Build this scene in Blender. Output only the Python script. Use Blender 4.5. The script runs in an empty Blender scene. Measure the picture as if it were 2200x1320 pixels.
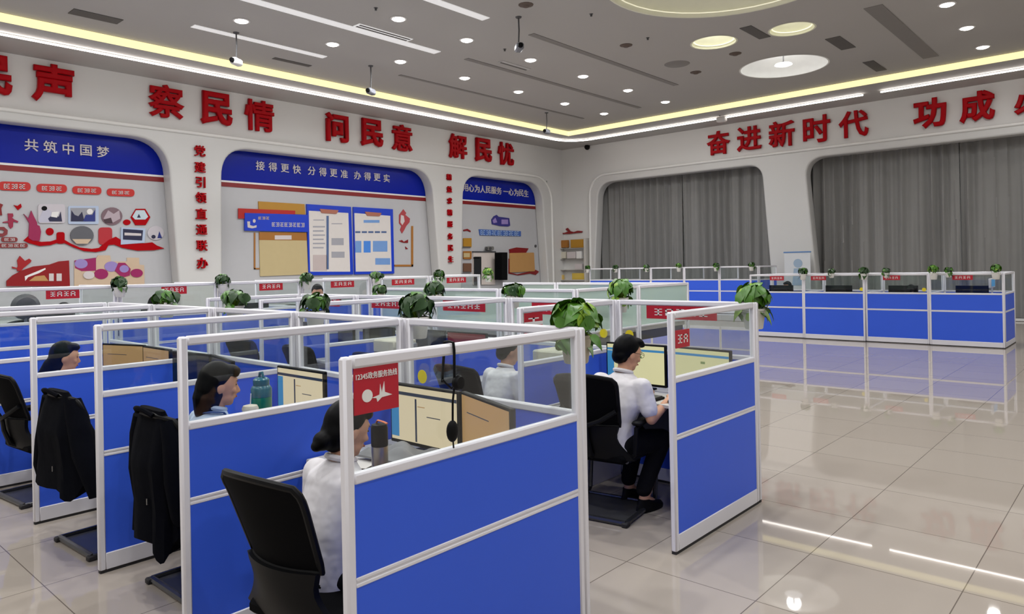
import bpy, bmesh, math, random
from mathutils import Vector, Matrix
PI = math.pi
S = bpy.context.scene
C = S.collection
random.seed(7)

# ------------------------------------------------------------------ camera, world, exposure
CAM_H = 1.6
YAW, PITCH, ROLL = math.radians(41.9458), math.radians(0.0051), math.radians(-1.1235)
FOC, CX, CY = 1541.8, 1100.0, 574.3            # pixels of the 2200 x 1320 frame
_f = Vector((-math.sin(YAW)*math.cos(PITCH), math.cos(YAW)*math.cos(PITCH), math.sin(PITCH)))
_r0 = Vector((math.cos(YAW), math.sin(YAW), 0)); _u0 = _r0.cross(_f)
RT = _r0*math.cos(ROLL) + _u0*math.sin(ROLL)
UP = _u0*math.cos(ROLL) - _r0*math.sin(ROLL)
FW = _f
cd = bpy.data.cameras.new('camera'); cam = bpy.data.objects.new('camera', cd); C.objects.link(cam)
cd.sensor_width = 36; cd.lens = FOC/2200*36; cd.shift_y = -(660-CY)/2200; cd.clip_end = 200; cd.clip_start = 0.05
cam.matrix_world = Matrix(((RT.x, UP.x, -FW.x, 0), (RT.y, UP.y, -FW.y, 0), (RT.z, UP.z, -FW.z, CAM_H), (0, 0, 0, 1)))
S.camera = cam
w = bpy.data.worlds.new('world'); S.world = w; w.use_nodes = True
w.node_tree.nodes['Background'].inputs[0].default_value = (0.8, 0.85, 0.9, 1)
w.node_tree.nodes['Background'].inputs[1].default_value = 0.35
S.view_settings.view_transform = 'Standard'; S.view_settings.look = 'None'
S.view_settings.gamma = 1; S.view_settings.use_curve_mapping = False
S.view_settings.exposure = 0.0
S.cycles.transparent_max_bounces = 40
S.cycles.max_bounces = 8; S.cycles.diffuse_bounces = 4; S.cycles.glossy_bounces = 4
S.cycles.sample_clamp_indirect = 3.0
LAMP_W = 50.0          # one ceiling downlight

def ray(u, v): return RT*((u-CX)/FOC) + UP*((CY-v)/FOC) + FW
def on_x(u, v, x): d = ray(u, v); t = x/d.x; return (d.y*t, CAM_H+d.z*t)      # -> (y, z) on the plane x
def on_y(u, v, y): d = ray(u, v); t = y/d.y; return (d.x*t, CAM_H+d.z*t)      # -> (x, z) on the plane y
def on_z(u, v, z): d = ray(u, v); t = (z-CAM_H)/d.z; return (d.x*t, d.y*t)

# room measures (metres)
XL, YR = -16.9, 21.8            # slogan wall and curtain wall
ZS, ZC = 6.05, 6.2              # soffit and ceiling
XF, YB = 6.5, -6.0              # the two walls behind the camera
H = 1.335                       # cubicle divider height

# ------------------------------------------------------------------ materials
def lin(c):
    c = c/255.0
    return c/12.92 if c <= 0.04045 else ((c+0.055)/1.055)**2.4
def col(r, g, b): return (lin(r), lin(g), lin(b), 1)
MATS = {}
def mat(name, rgb, rough=0.5, metal=0.0, spec=0.5, var=0.04, scale=6.0, emit=None, es=0.0, bump=0.0, bscale=40.0, sheen=0.0):
    if name in MATS: return MATS[name]
    m = bpy.data.materials.new(name); m.use_nodes = True
    nt = m.node_tree; b = nt.nodes['Principled BSDF']
    base = col(*rgb)
    b.inputs['Roughness'].default_value = rough; b.inputs['Metallic'].default_value = metal
    b.inputs['Specular IOR Level'].default_value = spec
    tc = nt.nodes.new('ShaderNodeTexCoord'); nz = nt.nodes.new('ShaderNodeTexNoise')
    nz.inputs['Scale'].default_value = scale; nz.inputs['Detail'].default_value = 3
    nt.links.new(tc.outputs['Object'], nz.inputs['Vector'])
    mx = nt.nodes.new('ShaderNodeMix'); mx.data_type = 'RGBA'
    mx.inputs[6].default_value = tuple(c*(1-var) for c in base[:3])+(1,)
    mx.inputs[7].default_value = tuple(min(1, c*(1+var)) for c in base[:3])+(1,)
    nt.links.new(nz.outputs['Fac'], mx.inputs[0]); nt.links.new(mx.outputs[2], b.inputs['Base Color'])
    if emit:
        b.inputs['Emission Color'].default_value = col(*emit); b.inputs['Emission Strength'].default_value = es
    if bump:
        n2 = nt.nodes.new('ShaderNodeTexNoise'); n2.inputs['Scale'].default_value = bscale
        nt.links.new(tc.outputs['Object'], n2.inputs['Vector'])
        bp = nt.nodes.new('ShaderNodeBump'); bp.inputs['Strength'].default_value = bump; bp.inputs['Distance'].default_value = 0.02
        nt.links.new(n2.outputs['Fac'], bp.inputs['Height']); nt.links.new(bp.outputs['Normal'], b.inputs['Normal'])
    if sheen: b.inputs['Sheen Weight'].default_value = sheen
    MATS[name] = m
    return m

def glass_mat(name, tint, gloss=0.08, haze=0.0, hazecol=(200, 210, 205)):
    m = bpy.data.materials.new(name); m.use_nodes = True; nt = m.node_tree
    for n in list(nt.nodes): nt.nodes.remove(n)
    out = nt.nodes.new('ShaderNodeOutputMaterial'); tr = nt.nodes.new('ShaderNodeBsdfTransparent'); tr.inputs[0].default_value = tint+(1,)
    gl = nt.nodes.new('ShaderNodeBsdfGlossy'); gl.inputs['Roughness'].default_value = 0.02; gl.inputs[0].default_value = (1, 1, 1, 1)
    lw = nt.nodes.new('ShaderNodeLayerWeight'); lw.inputs[0].default_value = 0.25
    ml = nt.nodes.new('ShaderNodeMath'); ml.operation = 'MULTIPLY_ADD'; ml.inputs[1].default_value = 0.16; ml.inputs[2].default_value = gloss*0.2
    nt.links.new(lw.outputs['Fresnel'], ml.inputs[0])
    mx = nt.nodes.new('ShaderNodeMixShader'); nt.links.new(ml.outputs[0], mx.inputs[0]); nt.links.new(tr.outputs[0], mx.inputs[1]); nt.links.new(gl.outputs[0], mx.inputs[2])
    last = mx
    if haze:
        df = nt.nodes.new('ShaderNodeBsdfDiffuse'); df.inputs[0].default_value = col(*hazecol)
        tl = nt.nodes.new('ShaderNodeBsdfTranslucent'); tl.inputs[0].default_value = col(*hazecol)
        ad = nt.nodes.new('ShaderNodeMixShader'); ad.inputs[0].default_value = 0.45; nt.links.new(df.outputs[0], ad.inputs[1]); nt.links.new(tl.outputs[0], ad.inputs[2])
        nz = nt.nodes.new('ShaderNodeTexNoise'); nz.inputs['Scale'].default_value = 2.0
        mr = nt.nodes.new('ShaderNodeMapRange'); mr.inputs[3].default_value = haze-0.05; mr.inputs[4].default_value = haze+0.05
        nt.links.new(nz.outputs['Fac'], mr.inputs[0])
        m2 = nt.nodes.new('ShaderNodeMixShader'); nt.links.new(mr.outputs[0], m2.inputs[0]); nt.links.new(mx.outputs[0], m2.inputs[1]); nt.links.new(ad.outputs[0], m2.inputs[2]); last = m2
    nt.links.new(last.outputs[0], out.inputs[0])
    MATS[name] = m
    return m

def floor_mat():
    m = bpy.data.materials.new('polished_tile'); m.use_nodes = True; nt = m.node_tree; b = nt.nodes['Principled BSDF']
    tc = nt.nodes.new('ShaderNodeTexCoord'); mp = nt.nodes.new('ShaderNodeMapping')
    T = 0.7165; mp.inputs['Location'].default_value = (2.15/T+40, -3.27/T+40, 0); mp.inputs['Scale'].default_value = (1/T, 1/T, 1)
    nt.links.new(tc.outputs['Object'], mp.inputs['Vector'])
    sp = nt.nodes.new('ShaderNodeSeparateXYZ'); nt.links.new(mp.outputs[0], sp.inputs[0])
    def M(op, a, v=None, c=None):
        n = nt.nodes.new('ShaderNodeMath'); n.operation = op
        for i, q in enumerate((a, v, c)):
            if q is None: continue
            if isinstance(q, (int, float)): n.inputs[i].default_value = q
            else: nt.links.new(q, n.inputs[i])
        return n.outputs[0]
    es = []
    for o in ('X', 'Y'):
        fr = M('FRACT', sp.outputs[o]); d = M('ABSOLUTE', M('SUBTRACT', M('FRACT', M('ADD', fr, 0.5)), 0.5)); es.append(M('LESS_THAN', d, 0.0035))
    line = M('MAXIMUM', es[0], es[1])
    cb = nt.nodes.new('ShaderNodeCombineXYZ'); nt.links.new(M('FLOOR', sp.outputs['X']), cb.inputs[0]); nt.links.new(M('FLOOR', sp.outputs['Y']), cb.inputs[1])
    wn = nt.nodes.new('ShaderNodeTexWhiteNoise'); nt.links.new(cb.outputs[0], wn.inputs['Vector'])
    nz = nt.nodes.new('ShaderNodeTexNoise'); nz.inputs['Scale'].default_value = 1.7; nz.inputs['Detail'].default_value = 4; nt.links.new(tc.outputs['Object'], nz.inputs['Vector'])
    t = M('ADD', M('MULTIPLY', wn.outputs['Value'], 0.5), M('MULTIPLY', nz.outputs['Fac'], 0.5))
    mx = nt.nodes.new('ShaderNodeMix'); mx.data_type = 'RGBA'; mx.inputs[6].default_value = col(160, 150, 140); mx.inputs[7].default_value = col(170, 161, 151); nt.links.new(t, mx.inputs[0])
    m2 = nt.nodes.new('ShaderNodeMix'); m2.data_type = 'RGBA'; nt.links.new(line, m2.inputs[0]); nt.links.new(mx.outputs[2], m2.inputs[6]); m2.inputs[7].default_value = col(104, 95, 88)
    nt.links.new(m2.outputs[2], b.inputs['Base Color'])
    b.inputs['Specular IOR Level'].default_value = 0.32
    mr = nt.nodes.new('ShaderNodeMapRange'); mr.inputs[3].default_value = 0.012; mr.inputs[4].default_value = 0.035; nt.links.new(nz.outputs['Fac'], mr.inputs[0])
    nt.links.new(mr.outputs[0], b.inputs['Roughness'])
    return m

WHITEWALL = mat('white_paint', (214, 213, 211), 0.45, var=0.015, scale=1.2)
CLAD = mat('white_lacquer_panel', (203, 202, 200), 0.3, var=0.012, scale=1.0)
CEIL = mat('grey_ceiling_paint', (178, 175, 172), 0.8, var=0.02, scale=0.8)
SOFFIT = mat('soffit_paint', (176, 173, 170), 0.7, var=0.02)
COVE = mat('cove_glow', (250, 240, 190), 0.6, emit=(255, 242, 178), es=0.95)
TUBE = mat('led_tube_glow', (255, 255, 255), 0.4, emit=(255, 248, 240), es=9.0)
LENS = mat('downlight_lens', (255, 255, 255), 0.4, emit=(255, 250, 244), es=9.0)
FRAME = mat('divider_white_metal', (220, 218, 224), 0.32, var=0.02, spec=0.5)
BLUE = mat('divider_blue_laminate', (55, 94, 218), 0.42, var=0.03, scale=3.0, spec=0.28)
DARKGAP = mat('dark_plinth_rubber', (34, 32, 34), 0.7)
GLASS = glass_mat('clear_glass', (0.93, 0.95, 0.945), 0.10)
FROST = glass_mat('pale_frosted_glass', (0.86, 0.9, 0.88), 0.10, 0.5, (196, 212, 205))
DESK = mat('pale_grey_desktop', (196, 194, 188), 0.4)
DGREY = mat('dark_grey_metal', (78, 78, 80), 0.5)
BLACK = mat('black_plastic', (10, 10, 12), 0.5, var=0.15, spec=0.14)
MESHB = mat('black_chair_mesh', (8, 8, 10), 0.8, var=0.25, scale=300, spec=0.06)
FABRICB = mat('black_jacket_cloth', (8, 9, 15), 0.95, var=0.25, scale=60, spec=0.06, bump=0.4, bscale=9)
CHROME = mat('chrome_steel', (150, 150, 152), 0.2, 0.9)
STEEL = mat('brushed_steel', (150, 142, 136), 0.32, 0.85)
RED = mat('red_lettering', (166, 3, 16), 0.4, var=0.06, spec=0.1)
SIGN = mat('red_sign_board', (178, 16, 40), 0.35, var=0.05)
DKRED = mat('dark_red_board', (128, 14, 20), 0.4)
WHITE = mat('white_print', (228, 226, 224), 0.4)
PALE = mat('pale_print', (205, 196, 196), 0.4)
NAVY = mat('blue_banner', (4, 28, 150), 0.22, var=0.08, scale=1.0, spec=0.2)
GREYB = mat('grey_board', (184, 184, 187), 0.4, var=0.02)
FRBLUE = mat('blue_board_frame', (18, 58, 190), 0.35)
GOLD = mat('gold_board', (176, 128, 36), 0.45)
KRAFT = mat('kraft_board', (190, 172, 128), 0.6)
BROWN = mat('brown_board', (160, 104, 36), 0.5)
TAN = mat('tan_board', (186, 140, 84), 0.6)
PAPER = mat('white_paper', (214, 208, 204), 0.6)
YELLOW = mat('yellow_sticker', (220, 200, 20), 0.5)
GREEN1 = mat('pothos_leaf', (66, 114, 28), 0.35, var=0.5, scale=14)
GREEN2 = mat('pothos_pale_leaf', (128, 164, 46), 0.4, var=0.4, scale=14)
GREEN3 = mat('pothos_dark_leaf', (30, 62, 20), 0.4, var=0.5, scale=14)
POT = mat('white_pot', (216, 214, 208), 0.35)
POTB = mat('beige_pot', (176, 166, 148), 0.5)
SOIL = mat('dark_soil', (48, 36, 26), 0.9)
CURT = mat('grey_curtain_cloth', (130, 129, 127), 0.85, var=0.05, scale=3, sheen=0.1)
SKIN = mat('skin', (196, 146, 116), 0.55, var=0.05, scale=20)
HAIR = mat('black_hair', (6, 6, 8), 0.45, spec=0.08, var=0.3, scale=60)
SHIRT = mat('white_shirt', (210, 207, 210), 0.8, var=0.03, bump=0.9, bscale=9, spec=0.2)
SHIRTB = mat('pale_blue_shirt', (176, 192, 214), 0.75, var=0.03, bump=0.5, bscale=12)
SHIRTN = mat('navy_shirt', (46, 60, 102), 0.8)
TROU = mat('black_trousers', (10, 10, 13), 0.9, spec=0.2, bump=0.4, bscale=10)
CREAM = mat('screen_cream', (90, 84, 70), 0.35, emit=(250, 230, 190), es=0.62)
CREAM2 = mat('screen_pale_yellow', (90, 90, 70), 0.35, emit=(240, 235, 180), es=0.62)
SCRB = mat('screen_blue', (20, 60, 90), 0.35, emit=(70, 150, 205), es=0.55)
SCRD = mat('screen_dark_bar', (20, 24, 32), 0.35, emit=(60, 72, 90), es=0.35)
SCRT = mat('screen_tan', (120, 90, 56), 0.35, emit=(196, 156, 100), es=0.5)
SCRW = mat('screen_white', (120, 120, 130), 0.35, emit=(240, 245, 255), es=1.3)
TEAL = mat('teal_bottle', (14, 92, 112), 0.25)
TEALG = mat('green_bottle', (18, 120, 96), 0.25)
ORANGE = mat('orange_strap', (205, 110, 70), 0.5)
BEIGE = mat('beige_box', (206, 200, 184), 0.55)
GREYP = mat('grey_plastic', (120, 122, 130), 0.5)
PINK = mat('magenta_print', (150, 24, 90), 0.4)
PURP = mat('mauve_print', (150, 130, 190), 0.4)
PEACH = mat('peach_print', (200, 176, 150), 0.5)
LIPS = mat('lips', (168, 92, 84), 0.5)
EYE = mat('eye_dark', (24, 18, 16), 0.3)
VENT = mat('vent_grey', (134, 130, 127), 0.6)
VENTD = mat('vent_dark', (92, 89, 86), 0.7)
DIFF = mat('white_face_added_glow', (240, 240, 240), 0.5, emit=(255, 255, 255), es=0.34)  # added emission stands in for light caught by the white slot faces
BOWL = mat('dome_bowl', (240, 240, 236), 0.5)
BOWLC = mat('dome_bowl_cream', (236, 236, 214), 0.5)

# ------------------------------------------------------------------ mesh builder
class MB:
    def __init__(s): s.v = []; s.f = []; s.m = []
    def add(s, vs, fs, mi=0):
        o = len(s.v); s.v += [tuple(p) for p in vs]
        for f in fs: s.f.append(tuple(i+o for i in f)); s.m.append(mi)
        return s
    def box(s, x0, x1, y0, y1, z0, z1, mi=0, r=0.0):
        if r <= 0 or min(x1-x0, y1-y0, z1-z0) <= 2.2*r:
            if r > 0 and min(x1-x0, y1-y0, z1-z0) > 1e-4: r = min(x1-x0, y1-y0, z1-z0)*0.3
            else:
                vs = [(x, y, z) for x in (x0, x1) for y in (y0, y1) for z in (z0, z1)]
                return s.add(vs, [(0, 1, 3, 2), (4, 6, 7, 5), (0, 4, 5, 1), (2, 3, 7, 6), (0, 2, 6, 4), (1, 5, 7, 3)], mi)
        vs = []; idx = {}
        for ix, x in enumerate((x0, x1)):
            for iy, y in enumerate((y0, y1)):
                for iz, z in enumerate((z0, z1)):
                    sx, sy, sz = (1-2*ix)*r, (1-2*iy)*r, (1-2*iz)*r
                    for a, p in (('x', (x, y+sy, z+sz)), ('y', (x+sx, y, z+sz)), ('z', (x+sx, y+sy, z))):
                        idx[a, ix, iy, iz] = len(vs); vs.append(p)
        fs = []
        for k in (0, 1):
            q = [idx['x', k, a, b] for a, b in ((0, 0), (0, 1), (1, 1), (1, 0))]; fs.append(q if k == 0 else q[::-1])
            q = [idx['y', a, k, b] for a, b in ((0, 0), (1, 0), (1, 1), (0, 1))]; fs.append(q if k == 0 else q[::-1])
            q = [idx['z', a, b, k] for a, b in ((0, 0), (0, 1), (1, 1), (1, 0))]; fs.append(q if k == 0 else q[::-1])
        def quad(a, b, c, d): fs.append((a, b, c, d))
        for a in (0, 1):
            for b in (0, 1):
                quad(idx['x', a, b, 0], idx['x', a, b, 1], idx['y', a, b, 1], idx['y', a, b, 0])
                quad(idx['x', a, 0, b], idx['x', a, 1, b], idx['z', a, 1, b], idx['z', a, 0, b])
                quad(idx['y', 0, a, b], idx['y', 1, a, b], idx['z', 1, a, b], idx['z', 0, a, b])
                for c in (0, 1): fs.append((idx['x', a, b, c], idx['y', a, b, c], idx['z', a, b, c]))
        return s.add(vs, fs, mi)
    def lathe(s, prof, n=20, c=(0, 0, 0), mi=0, sx=1, sy=1, caps=True):
        vs = []; fs = []
        for r, z in prof:
            for i in range(n):
                a = 2*PI*i/n; vs.append((c[0]+r*math.cos(a)*sx, c[1]+r*math.sin(a)*sy, c[2]+z))
        for k in range(len(prof)-1):
            for i in range(n):
                j = (i+1) % n; fs.append((k*n+i, k*n+j, (k+1)*n+j, (k+1)*n+i))
        if caps and prof[0][0] > 1e-6: fs.append(tuple(range(n))[::-1])
        if caps and prof[-1][0] > 1e-6: fs.append(tuple((len(prof)-1)*n+i for i in range(n)))
        return s.add(vs, fs, mi)
    def tube(s, pts, r, n=8, mi=0, closed=False, flat=1.0):
        pts = [Vector(p) for p in pts]; N = len(pts); rs = r if isinstance(r, (list, tuple)) else [r]*N
        vs = []; fs = []; ref = None
        for i, p in enumerate(pts):
            a = pts[i-1] if (i > 0 or closed) else p; b = pts[(i+1) % N] if (i < N-1 or closed) else p
            t = (b-a).normalized()
            if ref is None: ref = Vector((0, 0, 1)) if abs(t.z) < 0.9 else Vector((1, 0, 0))
            x = t.cross(ref)
            if x.length < 1e-4: x = t.cross(Vector((0, 1, 0.3)))
            x.normalize(); y = x.cross(t).normalized(); ref = y
            for k in range(n):
                an = 2*PI*k/n; q = p + x*math.cos(an)*rs[i] + y*math.sin(an)*rs[i]*flat; vs.append(q)
        for i in range(N if closed else N-1):
            o, o2 = i*n, ((i+1) % N)*n
            for k in range(n): fs.append((o+k, o+(k+1) % n, o2+(k+1) % n, o2+k))
        if not closed: fs.append(tuple(range(n))[::-1]); fs.append(tuple((N-1)*n+k for k in range(n)))
        return s.add(vs, fs, mi)
    def ell(s, c, rx, ry, rz, n=16, m=10, mi=0, M=None, fn=None):
        c = Vector(c); vs = []; fs = []
        for i in range(m+1):
            th = PI*i/m
            for k in range(n):
                a = 2*PI*k/n; q = Vector((math.sin(th)*math.cos(a)*rx, math.sin(th)*math.sin(a)*ry, math.cos(th)*rz))
                if fn: q = fn(q)
                if M: q = M @ q
                vs.append(c+q)
        for i in range(m):
            for k in range(n): fs.append((i*n+k, (i+1)*n+k, (i+1)*n+(k+1) % n, i*n+(k+1) % n))
        return s.add(vs, fs, mi)
    def cap(s, a, b, ra, rb, n=14, flat=1.0):              # tapered limb with round ends
        a, b = Vector(a), Vector(b); d = (b-a); L = d.length; t = d.normalized() if L > 1e-6 else Vector((0, 0, 1))
        ps = []; rs = []
        for k in range(5): th = PI/2*(1-k/4); ps.append(a - t*ra*math.sin(th)); rs.append(max(ra*math.cos(th), 1e-4))
        for k in range(1, 5): ps.append(a+d*k/5); rs.append(ra+(rb-ra)*k/5)
        for k in range(5): th = PI/2*k/4; ps.append(b + t*rb*math.sin(th)); rs.append(max(rb*math.cos(th), 1e-4))
        return s.tube(ps, rs, n, flat=flat)
    def loft(s, secs, n=24, mi=0, power=2.0):              # secs: (x, y, z, rx, ry)
        vs = []; fs = []
        for (x, y, z, rx, ry) in secs:
            for k in range(n):
                a = 2*PI*k/n; ca, sa = math.cos(a), math.sin(a)
                vs.append((x+rx*math.copysign(abs(ca)**(2/power), ca), y+ry*math.copysign(abs(sa)**(2/power), sa), z))
        for i in range(len(secs)-1):
            for k in range(n): fs.append((i*n+k, i*n+(k+1) % n, (i+1)*n+(k+1) % n, (i+1)*n+k))
        fs.append(tuple(range(n))[::-1]); fs.append(tuple((len(secs)-1)*n+k for k in range(n)))
        return s.add(vs, fs, mi)
    def prism(s, poly, h0, h1, axis='z', mi=0):            # polygon in the plane across axis, from h0 to h1
        n = len(poly)
        def P(a, b, h): return {'z': (a, b, h), 'y': (a, h, b), 'x': (h, a, b)}[axis]
        vs = [P(a, b, h0) for a, b in poly]+[P(a, b, h1) for a, b in poly]
        fs = [tuple(range(n))[::-1], tuple(range(n, 2*n))]+[(i, (i+1) % n, n+(i+1) % n, n+i) for i in range(n)]
        return s.add(vs, fs, mi)
    def data(s, name, mats, smooth=True):
        me = bpy.data.meshes.new(name); me.from_pydata(s.v, [], s.f)
        for m in (mats if isinstance(mats, (list, tuple)) else [mats]): me.materials.append(m)
        me.polygons.foreach_set('material_index', s.m)
        bm = bmesh.new(); bm.from_mesh(me); bmesh.ops.remove_doubles(bm, verts=bm.verts, dist=1e-6); bmesh.ops.recalc_face_normals(bm, faces=bm.faces); bm.to_mesh(me); bm.free()
        if smooth:
            me.polygons.foreach_set('use_smooth', [True]*len(me.polygons)); me.set_sharp_from_angle(angle=math.radians(38))
        me.update(); return me
    def build(s, name, mats, parent=None, loc=(0, 0, 0), rz=0.0, smooth=True):
        return link(name, s.data(name, mats, smooth), parent, loc, rz)

def link(name, me, parent=None, loc=(0, 0, 0), rz=0.0):
    o = bpy.data.objects.new(name, me); C.objects.link(o); o.location = loc; o.rotation_euler = (0, 0, rz)
    if parent: o.parent = parent
    return o
def tag(o, label, cat, group=None):
    o['label'] = label; o['category'] = cat
    if group: o['group'] = group
    return o
def struct(o): o['kind'] = 'structure'; return o
def thing(name, label, cat, loc=(0, 0, 0), rz=0.0, group=None):
    o = bpy.data.objects.new(name, None); o.empty_display_size = 0.1; C.objects.link(o); o.location = loc; o.rotation_euler = (0, 0, rz)
    return tag(o, label, cat, group)
def dup(root, loc, rz, label, group=None, scale=None):
    r = root.copy(); C.objects.link(r); r.location = loc; r.rotation_euler = (0, 0, rz); r['label'] = label
    if group: r['group'] = group
    if scale: r.scale = scale
    for ch in list(root.children):
        c = ch.copy(); C.objects.link(c); c.parent = r
        for g in list(ch.children):
            d = g.copy(); C.objects.link(d); d.parent = c
    return r
ORD = ['first', 'second', 'third', 'fourth', 'fifth', 'sixth', 'seventh', 'eighth', 'ninth', 'tenth', 'eleventh', 'twelfth', 'thirteenth', 'fourteenth']

def eval_mesh(ob, name):
    dg = bpy.context.evaluated_depsgraph_get(); dg.update()
    me = bpy.data.meshes.new_from_object(ob.evaluated_get(dg)); me.name = name
    bpy.data.objects.remove(ob)
    return me
def remesh(mb, name, mats, voxel=0.01, it=6):
    me = bpy.data.meshes.new('tmp'); me.from_pydata(mb.v, [], mb.f)
    ob = bpy.data.objects.new('tmp', me); C.objects.link(ob)
    m = ob.modifiers.new('r', 'REMESH'); m.mode = 'VOXEL'; m.voxel_size = voxel; m.use_smooth_shade = True
    if it: k = ob.modifiers.new('s', 'SMOOTH'); k.factor = 0.5; k.iterations = it
    out = eval_mesh(ob, name); out.materials.clear()
    for q in (mats if isinstance(mats, (list, tuple)) else [mats]): out.materials.append(q)
    out.polygons.foreach_set('use_smooth', [True]*len(out.polygons))
    return out
def flat_curve(polys, depth, bevel=0.0, res=2):
    """filled outline(s) with holes, lying in local XY, thickness 2*depth about z = 0"""
    cu = bpy.data.curves.new('c', 'CURVE'); cu.dimensions = '2D'; cu.fill_mode = 'BOTH'; cu.extrude = max(depth-bevel, 0.0005); cu.bevel_depth = bevel; cu.bevel_resolution = res; cu.offset = -bevel
    for pl in polys:
        sp = cu.splines.new('POLY'); sp.points.add(len(pl)-1); sp.use_cyclic_u = True
        for i, p in enumerate(pl): sp.points[i].co = (p[0], p[1], 0, 1)
    ob = bpy.data.objects.new('tmp', cu); C.objects.link(ob)
    return eval_mesh(ob, 'm')
def text_mesh(body, size, depth, bold=0.0, bevel=0.0):
    cu = bpy.data.curves.new('t', 'FONT'); cu.body = body; cu.size = size; cu.offset = bold; cu.extrude = depth; cu.bevel_depth = bevel; cu.align_x = 'CENTER'; cu.resolution_u = 3
    ob = bpy.data.objects.new('tmp', cu); C.objects.link(ob)
    me = eval_mesh(ob, 'm')
    xs = [v.co.x for v in me.vertices]; ys = [v.co.y for v in me.vertices]
    cx, cy = (min(xs)+max(xs))/2, (min(ys)+max(ys))/2
    for v in me.vertices: v.co.x -= cx; v.co.y -= cy
    return me, max(xs)-min(xs), max(ys)-min(ys)
RX = Matrix(((0, 0, 1), (1, 0, 0), (0, 1, 0))).to_4x4()            # local XY -> world YZ, facing +X
RY = Matrix(((1, 0, 0), (0, 0, -1), (0, 1, 0))).to_4x4()           # local XY -> world XZ, facing -Y
def setmat(me, m):
    me.materials.clear(); me.materials.append(m); me.polygons.foreach_set('material_index', [0]*len(me.polygons)); return me
def placed(name, me, m, R, loc, parent=None):
    setmat(me, m); me.name = name; me.transform(R)
    return link(name, me, parent, loc)
def rounded(pts, r, n=8):
    """round the corners of a polygon; r is one radius or one per corner"""
    out = []; N = len(pts)
    for i in range(N):
        p0, p, p1 = Vector(pts[i-1]), Vector(pts[i]), Vector(pts[(i+1) % N]); rr = r[i] if isinstance(r, (list, tuple)) else r
        if rr <= 0: out.append(tuple(p)); continue
        a = (p0-p); b = (p1-p); rr = min(rr, a.length*0.49, b.length*0.49); a.normalize(); b.normalize()
        A, B = p+a*rr, p+b*rr
        for k in range(n+1):
            t = k/n; q = A*(1-t)**2 + p*2*t*(1-t) + B*t*t; out.append((q.x, q.y))
    return out
# ------------------------------------------------------------------ room shell
XC, YC = -14.9, 19.6            # edge of the soffit (cove)
m = MB(); m.box(XL-0.6, XF+0.3, YB-0.3, YR+0.8, -0.2, 0.0)
struct(m.build('floor', floor_mat(), smooth=False))

def circle(cx, cy, r, n=48): return [(cx+r*math.cos(2*PI*k/n), cy+r*math.sin(2*PI*k/n)) for k in range(n)]
DOMES = [(-6.48, 16.92, 0.97, 'big'), (-6.80, 13.99, 0.45, 'small'), (-5.30, 14.31, 0.42, 'small'), (-5.05, 10.85, 1.95, 'huge')]
me = flat_curve([[(XC, YB), (XF, YB), (XF, YC), (XC, YC)]]+[circle(a, b, r) for a, b, r, k in DOMES], 0.02)
setmat(me, CEIL); struct(link('ceiling', me, None, (0, 0, ZC+0.02)))
m = MB(); m.box(XL-0.4, XC, YB, YR+0.4, ZS, ZS+0.5); m.box(XC, XF, YC, YR+0.4, ZS, ZS+0.5)
struct(m.build('trim_1', SOFFIT, smooth=False))
m = MB(); m.box(XC, XF, YB, YC, ZC+0.9, ZC+1.0); struct(m.build('ceiling_slab', CEIL, smooth=False))

# slogan wall: flat upper wall, lacquered cladding below with three rounded niches
m = MB(); m.box(XL-0.2, XL, YB, YR+0.4, 4.80, ZS); struct(m.build('wall_left', WHITEWALL, smooth=False))
m = MB(); m.box(XL-0.4, XL, 20.87, YR+0.4, 0, 4.80); struct(m.build('wall_left_corner', WHITEWALL, smooth=False))
m = MB(); m.box(XL-0.55, XL-0.45, YB, YR+0.4, 0, 6.0); struct(m.build('wall_left_backing', WHITEWALL, smooth=False))
def niche(l0, l1, r1, r0, ztop, zb, rad): return rounded([(l0, zb), (l1, ztop), (r1, ztop), (r0, zb)], [0.05, rad, rad, 0.05], 10)
NICHES = [(-2.0, -2.0, 6.98, 7.22), (8.20, 8.27, 15.02, 15.33), (16.22, 16.42, 20.42, 20.72)]
outer = rounded([(YB, 0), (YB, 4.92), (21.0, 4.92), (21.05, 0)], [0, 0, 0.9, 0], 10)
me = flat_curve([outer]+[niche(*n, 4.67, 0.75, 0.75) for n in NICHES], 0.2, 0.05, 3)
setmat(me, CLAD); me.polygons.foreach_set('use_smooth', [True]*len(me.polygons)); me.set_sharp_from_angle(angle=math.radians(50))
me.transform(RX); struct(link('wall_left_cladding', me, None, (XL-0.1, 0, 0)))

# curtain wall
m = MB(); m.box(XL, XF, YR, YR+0.4, 4.80, ZS); m.box(XL, -15.56, YR, YR+0.4, 0, 4.80); m.box(-15.56, -15.26, YR, YR+0.3, 4.05, 4.80); m.box(XL, XF, YR+0.75, YR+0.8, 0, 4.9)
m.box(-16.0, XF, YR+0.35, YR+0.8, 4.7, 4.95)
struct(m.build('wall_back', WHITEWALL, smooth=False))
outer = rounded([(-15.62, 0), (-15.58, 4.93), (XF, 4.93), (XF, 0)], [0, 0.75, 0, 0], 10)
wins = [rounded([(-15.5, 0.06), (-15.18, 4.63), (-9.06, 4.63), (-8.74, 0.06)], [0.05, 0.6, 0.45, 0.05], 10), rounded([(-7.38, 0.06), (-7.74, 4.66), (1.2, 4.66), (1.5, 0.06)], [0.05, 0.6, 0.5, 0.05], 10)]
me = flat_curve([outer]+wins, 0.2, 0.05, 3)
setmat(me, CLAD); me.polygons.foreach_set('use_smooth', [True]*len(me.polygons)); me.set_sharp_from_angle(angle=math.radians(50))
me.transform(RY); struct(link('wall_back_cladding', me, None, (0, YR+0.1, 0)))
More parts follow.
